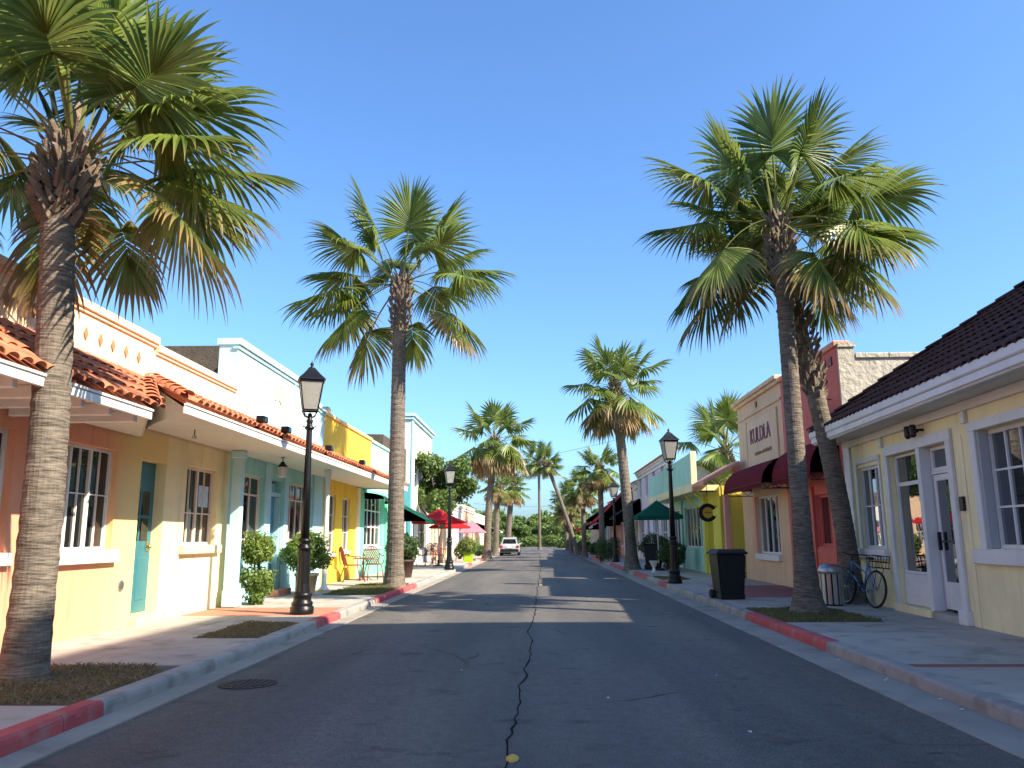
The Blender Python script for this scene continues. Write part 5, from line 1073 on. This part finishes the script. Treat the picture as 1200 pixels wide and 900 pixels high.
# ------------------------------------------------------------------ café furniture
def chair(loc, rz, label):
    root = empty('metal_chair', loc, label, 'chair', 'dark red cast metal chairs', rz); root.scale = (1.18,)*3
    bm = bmesh.new(); add_lathe(bm, [(.22, .43), (.235, .44), (.235, .455), (.2, .462)], 16); 
    for v in bm.verts: v.co.x *= 1.05
    obj('seat', bm, M['wicker'], root, False)
    for sx in (-1, 1):
        tube('leg', [(sx*.17, .18, .44), (sx*.21, .24, .25), (sx*.235, .29, .0)], .014, M['wicker'], root, 6, False); tube('leg', [(sx*.16, -.17, .44), (sx*.19, -.24, .22), (sx*.20, -.32, .0)], .014, M['wicker'], root, 6, False)
        tube('arm', [(sx*.21, .20, .45), (sx*.25, .22, .60), (sx*.27, .12, .68), (sx*.26, -.10, .68), (sx*.22, -.26, .74)], .014, M['wicker'], root, 6, False)
    bm = bmesh.new(); fr = []
    for i in range(13): a = math.pi*i/12; fr.append((-.25*math.cos(a)*(1.0 if i not in (0, 12) else .85), -.20-.16*(.5+.45*math.sin(a)), .46+.48*math.sin(a)**.6 if 0 < i < 12 else .45))
    add_tube(bm, fr, .015, 6)
    def back(u, v): return (u*.25, -.20-.16*v*.95, .46+.48*v)
    for k in range(-4, 5):
        for s in (-1, 1):
            pts = []
            for t in range(9):
                v = t/8; u = k*.26+s*(v-.5)*1.2
                if abs(u) < .9*math.sqrt(max(0, 1-(v*.98)**4)): pts.append(back(u, v*.97))
            if len(pts) > 1: add_tube(bm, pts, .012, 5)
    obj('lattice_back', bm, M['wicker'], root, False); return root
chair((-6.05, 26.4, .14), R(-60), 'dark red cast metal chair turned to the side, nearest the yellow wall')
chair((-5.55, 27.3, .14), R(205), 'dark red cast metal chair with its lattice back to the street')
chair((-5.75, 41.0, .14), R(150), 'dark red cast metal chair under the red umbrella, left one'); chair((-5.15, 41.6, .14), R(210), 'dark red cast metal chair under the red umbrella, right one'); chair((-4.9, 50.5, .14), R(190), 'dark red cast metal chair behind the lime pot')
def round_table(loc, label):
    root = empty('cafe_table', loc, label, 'table'); bm = bmesh.new(); add_lathe(bm, [(.36, .70), (.37, .715), (.36, .73)], 20); obj('table_top', bm, M['wicker'], root, False)
    bm = bmesh.new(); add_lathe(bm, [(.03, .02), (.025, .70)], 8); obj('pedestal', bm, M['wicker'], root, False)
    for k in range(3): a = k*2.094; tube('foot', [(0, 0, .12), (.18*math.cos(a), .18*math.sin(a), .08), (.30*math.cos(a), .30*math.sin(a), 0)], .014, M['wicker'], root, 5, False)
round_table((-5.9, 27.35, .14), 'small round dark red metal table between the near chairs'); round_table((-5.5, 42.2, .14), 'small round dark red metal table under the red umbrella')
def umbrella(loc, r, zt, ze, mat, label, n=8, val=.0, tilt=0):
    root = empty('market_umbrella', loc, label, 'umbrella', 'pavement umbrellas'); z0 = loc[2]; zt -= z0; ze -= z0
    bm = bmesh.new(); rot = math.pi/4 if n == 4 else .2; tip = bm.verts.new((0, 0, zt)); rings = []
    for t in (.3, .65, 1.0):
        rg_ = []
        for i in range(n*2):
            a = rot+math.pi*i/n; rr = r*t*(1 if i % 2 == 0 else math.cos(math.pi/n)*.985); sag = -.05*math.sin(t*math.pi)*r-(0 if i % 2 == 0 else .02*t)
            rg_.append(bm.verts.new((rr*math.cos(a), rr*math.sin(a), zt+(ze-zt)*t+sag*.6)))
        rings.append(rg_)
    m_ = n*2; low = [bm.verts.new(v.co+Vector((0, 0, -max(.02, val)))) for v in rings[-1]]
    for i in range(m_): bm.faces.new((tip, rings[0][i], rings[0][(i+1) % m_]))
    for a, b in ((rings[0], rings[1]), (rings[1], rings[2]), (rings[2], low)):
        for i in range(m_): bm.faces.new((a[i], b[i], b[(i+1) % m_], a[(i+1) % m_]))
    bmesh.ops.solidify(bm, geom=list(bm.faces), thickness=.008); fix(bm); obj('canopy', bm, mat, root, False)
    tube('pole', [(0, 0, .02), (0, 0, zt+.06)], .022, M['white_cool'], root, 8, False)
    bm = bmesh.new(); add_lathe(bm, [(.25, 0), (.25, .06), (.05, .09), (.04, .3)], 16); obj('foot_weight', bm, M['dark_metal'], root, False)
    for i in range(n): a = rot+2*math.pi*i/n; tube('rib', [(0, 0, zt-.06), (r*.97*math.cos(a), r*.97*math.sin(a), ze-.03)], .010, M['white_cool'], root, 5, False)
umbrella((-5.0, 40.4, .14), 1.35, 2.95, 2.32, M['red_canvas'], 'bright red umbrella next to the green awning', 8, .10)
umbrella((-5.15, 46.8, .14), 1.2, 2.75, 2.15, M['red_canvas'], 'second red umbrella partly behind the left far lamp post', 8, .10)
umbrella((-4.15, 50.5, .14), 1.15, 2.62, 1.86, M['pink_canvas'], 'pale pink square umbrella beyond the red ones', 4, .05)
umbrella((4.95, 34.3, .14), 1.32, 3.02, 2.36, M['green_canvas'], 'wide green square umbrella on the right pavement', 4, .14)
# ------------------------------------------------------------------ bins
def wheelie(loc, label, w=.62, d=.62, h=1.0, rz=0, mat='black_plastic', lidh=.08):
    root = empty('wheeled_bin', loc, label, 'bin', None, rz); bm = bmesh.new(); a, b = .80, 1.0
    v0 = [bm.verts.new((sx*w/2*a, sy*d/2*a, .05)) for sx, sy in ((-1, -1), (1, -1), (1, 1), (-1, 1))]; v1 = [bm.verts.new((sx*w/2*b, sy*d/2*b, h-lidh)) for sx, sy in ((-1, -1), (1, -1), (1, 1), (-1, 1))]
    bm.faces.new(v0[::-1]); bm.faces.new(v1)
    for i in range(4): bm.faces.new((v0[i], v0[(i+1) % 4], v1[(i+1) % 4], v1[i]))
    bmesh.ops.bevel(bm, geom=list(bm.edges), offset=.035, segments=2, affect='EDGES'); obj('body', bm, M[mat], root, False)
    bm = bmesh.new(); add_box(bm, -w/2-.03, w/2+.03, -d/2-.03, d/2+.03, h-lidh-.01, h-lidh+.04, .012); 
    q0 = [bm.verts.new((sx*(w/2+.01), sy*(d/2+.01), h-lidh+.041)) for sx, sy in ((-1, -1), (1, -1), (1, 1), (-1, 1))]; q1 = [bm.verts.new((sx*w*.40, sy*d*.40, h+.02)) for sx, sy in ((-1, -1), (1, -1), (1, 1), (-1, 1))]
    bm.faces.new(q1)
    for i in range(4): bm.faces.new((q0[i], q0[(i+1) % 4], q1[(i+1) % 4], q1[i]))
    obj('lid', bm, M[mat], root, False)
    bm = bmesh.new(); add_box(bm, -w*.42, w*.42, -d*.42, d*.42, .0, .12, .02); obj('skirt', bm, M[mat], root, False)
    for sx in (-1, 1):
        bm = bmesh.new(); add_lathe(bm, [(.09, -.03), (.1, -.02), (.1, .02), (.09, .03)], 14); bmesh.ops.rotate(bm, verts=list(bm.verts), cent=(0, 0, 0), matrix=Matrix.Rotation(R(90), 3, 'Y')); bmesh.ops.translate(bm, verts=list(bm.verts), vec=(sx*(w*.42+.04), d*.36, .10)); obj('wheel', bm, M['rubber'], root, False)
    tube('handle', [(-w*.35, d/2, h-.12), (-w*.35, d/2+.08, h-.06), (w*.35, d/2+.08, h-.06), (w*.35, d/2, h-.12)], .016, M[mat], root, 6, False)
    for (x, z, s) in ((.06, .74, .05), (-.05, .64, .06)): 
        bm = bmesh.new(); yy = -d/2*(.80+.20*(z-.05)/(h-lidh-.05)); add_box(bm, x-s, x+s, yy-.006, yy+.01, z-.02, z+.02, .004); obj('moulded_plate', bm, M['dark_metal'], root, False)
wheelie((4.2, 18.55, .14), 'large black wheeled bin on the right pavement before the tan shop', .66, .62, 1.06, R(8))
wheelie((4.72, 34.9, .14), 'dark grey wheeled bin near the shaggy palm under the green umbrella', .55, .55, 1.05, R(-10))
r_ = empty('litter_bin', (5.82, 16.7, .14), 'grey steel litter bin with a domed lid beside the blue bicycle', 'bin')
bm = bmesh.new(); add_lathe(bm, [(.19, 0), (.19, .03), (.185, .04), (.205, .60)], 20); obj('body', bm, M['dark_metal'], r_, False, True)
for k in range(12): a = k*math.pi/6; bm = bmesh.new(); add_box(bm, .19, .222, -.038, .038, .03, .62, .004); bmesh.ops.rotate(bm, verts=list(bm.verts), cent=(0, 0, 0), matrix=Matrix.Rotation(a, 3, 'Z')); obj('slat', bm, M['steel'], r_, False)
bm = bmesh.new(); add_lathe(bm, [(.225, .62), (.24, .64), (.24, .68), (.21, .76), (.12, .80), (.001, .81)], 20, cap=False); obj('lid', bm, M['steel'], r_, False, True)
# small stone urn by the shaggy palm
r_ = empty('stone_urn', (4.42, 32.0, .14), 'small pale stone urn at the foot of the shaggy palm', 'urn'); bm = bmesh.new(); add_lathe(bm, [(.11, 0), (.12, .04), (.06, .08), (.05, .2), (.10, .28), (.16, .42), (.19, .44), (.15, .45), (.001, .40)], 14, cap=False); obj('bowl', bm, M['white_cool'], r_, False, True)
# ------------------------------------------------------------------ bicycle
bk = empty('bicycle', (6.19, 16.97, .14), 'blue city bicycle leaning on the yellow cottage wall', 'bicycle', None, 0)
def wheel3(y, lean=0):
    bm = bmesh.new(); add_torus(bm, .335, .022, 28, 7); w = obj('tyre', bm, M['rubber'], bk, False, True); w.location = (0, y, .357)
    bm = bmesh.new(); add_torus(bm, .312, .011, 28, 5); rm = obj('rim', bm, M['steel'], w, False, True)
    bm = bmesh.new()
    for k in range(18): a = k*math.pi/9; add_tube(bm, [((-1)**k*.02, .02*math.cos(a), .02*math.sin(a)), (0, .308*math.cos(a), .308*math.sin(a))], .0028, 4)
    add_tube(bm, [(-.04, 0, 0), (.04, 0, 0)], .025, 8); obj('spokes', bm, M['steel'], w, False)
    return w
def add_torus(bm, R0, r0, n, m):
    rg_ = [[bm.verts.new((r0*math.sin(2*math.pi*j/m), (R0+r0*math.cos(2*math.pi*j/m))*math.cos(2*math.pi*i/n), (R0+r0*math.cos(2*math.pi*j/m))*math.sin(2*math.pi*i/n))) for j in range(m)] for i in range(n)]
    for i in range(n):
        for j in range(m): bm.faces.new((rg_[i][j], rg_[(i+1) % n][j], rg_[(i+1) % n][(j+1) % m], rg_[i][(j+1) % m]))
wheel3(-.02); wheel3(1.03)
bm = bmesh.new(); ra, bb, st, hd, hb, fa = (0, 1.03, .357), (0, .60, .29), (0, .74, .86), (0, .16, .86), (0, .13, .66), (0, -.02, .357)
add_tube(bm, [bb, st], .016, 7); add_tube(bm, [bb, hb], .018, 7); add_tube(bm, [(0, .72, .62), hd], .014, 7); add_tube(bm, [hb, hd], .018, 7)
for s in (-1, 1): add_tube(bm, [(s*.03, 1.03, .357), (s*.02, .60, .29)], .010, 6); add_tube(bm, [(s*.03, 1.03, .357), (s*.015, .73, .80)], .009, 6); add_tube(bm, [(s*.035, -.02, .357), (s*.03, .09, .62), (0, .13, .68)], .011, 6)
obj('frame', bm, M['bike_blue'], bk, False, True)
bm = bmesh.new(); add_lathe(bm, [(.001, .90), (.06, .905), (.07, .93), (.05, .955), (.001, .96)], 12, cap=False)
for v in bm.verts: v.co.y = v.co.y*2.0+.78; v.co.x *= 1.0 if v.co.y > .78 else .55
obj('saddle', bm, M['black'], bk, False, True); tube('seat_post', [st, (0, .765, .92)], .012, M['steel'], bk, 7, False)
bm = bmesh.new(); add_tube(bm, [hd, (0, .17, .98)], .013, 7); add_tube(bm, [(-.27, .30, 1.0), (-.20, .18, 1.01), (0, .15, .98), (.20, .18, 1.01), (.27, .30, 1.0)], .012, 7); obj('handlebar', bm, M['black'], bk, False, True)
bm = bmesh.new()
for i in range(5): add_tube(bm, [(-.12+i*.06, .98, .98), (-.12+i*.06, 1.0, .76), (-.12+i*.06, 1.24, .76), (-.12+i*.06, 1.26, .98)], .006, 4)
for z in (.76, .87, .98): add_tube(bm, [(-.13, .98, z), (.13, .98, z), (.13, 1.26, z), (-.13, 1.26, z), (-.13, .98, z)], .008, 4)
for sx in (-1, 1): add_tube(bm, [(sx*.05, 1.03, .37), (sx*.07, 1.16, .76)], .008, 4)
obj('rear_basket', bm, M['black'], bk, False)
bm = bmesh.new(); add_lathe(bm, [(.09, -.006), (.09, .006)], 18); bmesh.ops.rotate(bm, verts=list(bm.verts), cent=(0, 0, 0), matrix=Matrix.Rotation(R(90), 3, 'Y')); bmesh.ops.translate(bm, verts=list(bm.verts), vec=(-.05, .60, .29)); add_tube(bm, [(-.07, .60, .29), (-.09, .54, .14)], .010, 5); add_tube(bm, [(.07, .60, .29), (.09, .66, .44)], .010, 5); add_box(bm, -.16, -.07, .50, .58, .125, .15); add_box(bm, .07, .16, .62, .70, .43, .455); obj('crank', bm, M['black'], bk, False)
bk.rotation_euler = (0, R(-7), R(189))
# ------------------------------------------------------------------ cars
def car(loc, label, paint, rz=0, s=1.0):
    root = empty('parked_car', loc, label, 'car', None, rz); root.scale = (s,)*3
    secs = [(-2.20, .74, .42, .86, .70), (-2.15, .86, .34, .98, .78), (-1.9, .90, .26, 1.02, .84), (-1.0, .91, .24, 1.02, .86), (.4, .91, .24, 1.0, .86), (1.3, .90, .24, .96, .84), (1.95, .86, .28, .84, .76), (2.2, .70, .38, .70, .62)]
    bm = bmesh.new(); rings = []
    for y, w, z0, z1, wt in secs:
        p = [(-w*.9, z0), (-w, z0+.12), (-w, (z0+z1)*.5), (-w*.985, z1-.1), (-wt, z1), (wt, z1), (w*.985, z1-.1), (w, (z0+z1)*.5), (w, z0+.12), (w*.9, z0)]; rings.append([bm.verts.new((x, y, z)) for x, z in p])
    for a, b in zip(rings, rings[1:]):
        for i in range(10): bm.faces.new((a[i], a[(i+1) % 10], b[(i+1) % 10], b[i]))
    bm.faces.new(rings[0][::-1]); bm.faces.new(rings[-1]); fix(bm); obj('body', bm, M[paint], root, False, True)
    cab = [(-2.08, .74, 1.0, .70), (-1.75, .76, 1.52, .60), (-1.2, .78, 1.64, .60), (.1, .78, 1.62, .60), (1.15, .76, .98, .70)]
    bm = bmesh.new(); pr = []
    for y, w, z, wt in cab: pr.append([bm.verts.new((-.80 if z < 1.2 else -.76, y, .97)), bm.verts.new((-wt, y, z)), bm.verts.new((wt, y, z)), bm.verts.new((.80 if z < 1.2 else .76, y, .97))])
    for a, b in zip(pr, pr[1:]):
        for i in range(4): bm.faces.new((a[i], a[(i+1) % 4], b[(i+1) % 4], b[i]))
    bm.faces.new(pr[0]); bm.faces.new(pr[-1][::-1]); fix(bm); obj('cabin', bm, M[paint], root, False)
    bm = bmesh.new(); q = [(-.62, -2.045, 1.08), (.62, -2.045, 1.08), (.54, -1.79, 1.48), (-.54, -1.79, 1.48)]; bm.faces.new([bm.verts.new((x, y-.02, z)) for x, y, z in q]); bmesh.ops.solidify(bm, geom=list(bm.faces), thickness=.01); obj('rear_window', bm, M['glass_shop'], root, False)
    bm = bmesh.new(); bm.faces.new([bm.verts.new(p) for p in ((-.60, .22, 1.575), (.60, .22, 1.575), (.66, 1.03, 1.08), (-.66, 1.03, 1.08))]); bmesh.ops.solidify(bm, geom=list(bm.faces), thickness=.012); bmesh.ops.translate(bm, verts=list(bm.verts), vec=(0, .02, .02)); obj('windscreen', bm, M['glass_shop'], root, False)
    for sx in (-1, 1):
        bm = bmesh.new(); bm.faces.new([bm.verts.new((sx*x, y, z)) for x, y, z in ((.795, -1.6, 1.06), (.795, .75, 1.06), (.66, -.02, 1.54), (.66, -1.5, 1.52))]); bmesh.ops.solidify(bm, geom=list(bm.faces), thickness=.01); obj('side_window', bm, M['glass_shop'], root, False)
        bm = bmesh.new(); add_box(bm, sx*.62, sx*.86, -2.235, -2.12, .70, .92, .02); obj('tail_light', bm, M['taillight'], root, False)
        bm = bmesh.new(); add_box(bm, sx*.80, sx*1.0, .62, .74, .98, 1.10, .02); obj('wing_mirror', bm, M[paint], root, False)
        for y in (-1.35, 1.4):
            bm = bmesh.new(); add_lathe(bm, [(.20, -.11), (.31, -.11), (.34, -.08), (.34, .08), (.31, .11), (.20, .11)], 20); bmesh.ops.rotate(bm, verts=list(bm.verts), cent=(0, 0, 0), matrix=Matrix.Rotation(R(90), 3, 'Y')); bmesh.ops.translate(bm, verts=list(bm.verts), vec=(sx*.80, y, .34)); w_ = obj('tyre', bm, M['rubber'], root, False, True)
            bm = bmesh.new(); add_lathe(bm, [(.19, -.1), (.21, .0), (.19, .1)], 14); bmesh.ops.rotate(bm, verts=list(bm.verts), cent=(0, 0, 0), matrix=Matrix.Rotation(R(90), 3, 'Y')); bmesh.ops.translate(bm, verts=list(bm.verts), vec=(sx*.81, y, .34)); obj('rim', bm, M['steel'], w_, False)
    bm = bmesh.new(); add_box(bm, -.84, .84, -2.27, -2.1, .36, .60, .03); obj('bumper', bm, M['black_plastic'], root, False); bm = bmesh.new(); add_box(bm, -.26, .26, -2.235, -2.19, .66, .78, .005); obj('number_plate', bm, M['white_cool'], root, False)
car((-2.52, 71, .02), 'pale silver hatchback parked on the left, seen from behind', 'car_white', 0, .93)
# ------------------------------------------------------------------ small fittings on the canopy
for i, y in enumerate((14.1, 15.5, 18.8, 22.4)):
    r_ = empty('floodlight', (-5.0, y, 3.53), ['black floodlight on the canopy edge, nearest the camera', 'black floodlight on the canopy edge, second from the camera', 'black floodlight on the canopy edge above the white post', 'black floodlight on the canopy edge, farthest of the four'][i], 'floodlight', 'floodlights on the canopy edge')
    bm = bmesh.new(); add_box(bm, -.02, .13, -.11, .11, .02, .14, .012); obj('housing', bm, M['black'], r_, False); bm = bmesh.new(); add_box(bm, -.06, .0, -.03, .03, -.10, .03, .004); obj('bracket', bm, M['dark_metal'], r_, False)
    bm = bmesh.new(); add_box(bm, .131, .137, -.09, .09, .04, .12); obj('lens', bm, M['glass'], r_, False)
def lantern(loc, zc, label):
    r_ = empty('porch_lantern', loc, label, 'lantern'); bm = bmesh.new(); add_tube(bm, [(0, 0, 0), (0, 0, zc+.17)], .012, 6); add_lathe(bm, [(.05, -.012), (.05, 0)], 10); add_lathe(bm, [(.03, zc+.20), (.06, zc+.16), (.115, zc+.09), (.12, zc+.075)], 8); obj('hood', bm, M['black'], r_, False)
    bm = bmesh.new(); add_lathe(bm, [(.112, zc+.074), (.095, zc-.14), (.05, zc-.16)], 8); obj('shade', bm, M['lamp_glass'], r_, False)
lantern((-5.85, 18.2, 3.345), -.30, 'hanging porch lantern with a frosted shade under the canopy')
r_ = empty('bare_bulb', (-5.85, 13.4, 3.345), 'bare bulb on a short cord under the near canopy end', 'lamp'); bm = bmesh.new(); add_tube(bm, [(0, 0, 0), (0, 0, -.10)], .01, 6); obj('cord', bm, M['dark_metal'], r_, False); bm = bmesh.new(); bmesh.ops.create_icosphere(bm, subdivisions=2, radius=.04, matrix=Matrix.Translation((0, 0, -.13))); obj('bulb', bm, M['lamp_glass'], r_, False, True)
r_ = empty('security_camera', (-5.8, 20.1, 3.345), 'small dark security camera on an arm under the canopy', 'camera'); bm = bmesh.new(); add_tube(bm, [(0, 0, 0), (0, 0, -.12), (0, -.06, -.16)], .015, 6); obj('arm', bm, M['black'], r_, False); bm = bmesh.new(); add_box(bm, -.04, .04, -.24, -.04, -.21, -.13, .012); obj('housing', bm, M['black'], r_, False)
# overhead cables
def cable(a, b, sag, label, r=.012):
    a, b = Vector(a), Vector(b); pts = [a.lerp(b, t/16)-Vector((0, 0, sag*4*(t/16)*(1-t/16))) for t in range(17)]
    tag(tube('overhead_cable', pts, r, M['wire'], None, 5), label, 'cable', 'overhead cables')
cable((-9, 80, 8.3), (9.5, 62, 9.8), .5, 'thin dark cable crossing the sky right of the slim palm', .013)
cable((-9, 104, 9.4), (9, 104, 9.5), .5, 'upper level cable crossing at the far street end', .016); cable((-9, 112, 6.2), (9, 112, 6.0), .4, 'lower cable crossing at the far street end', .016)
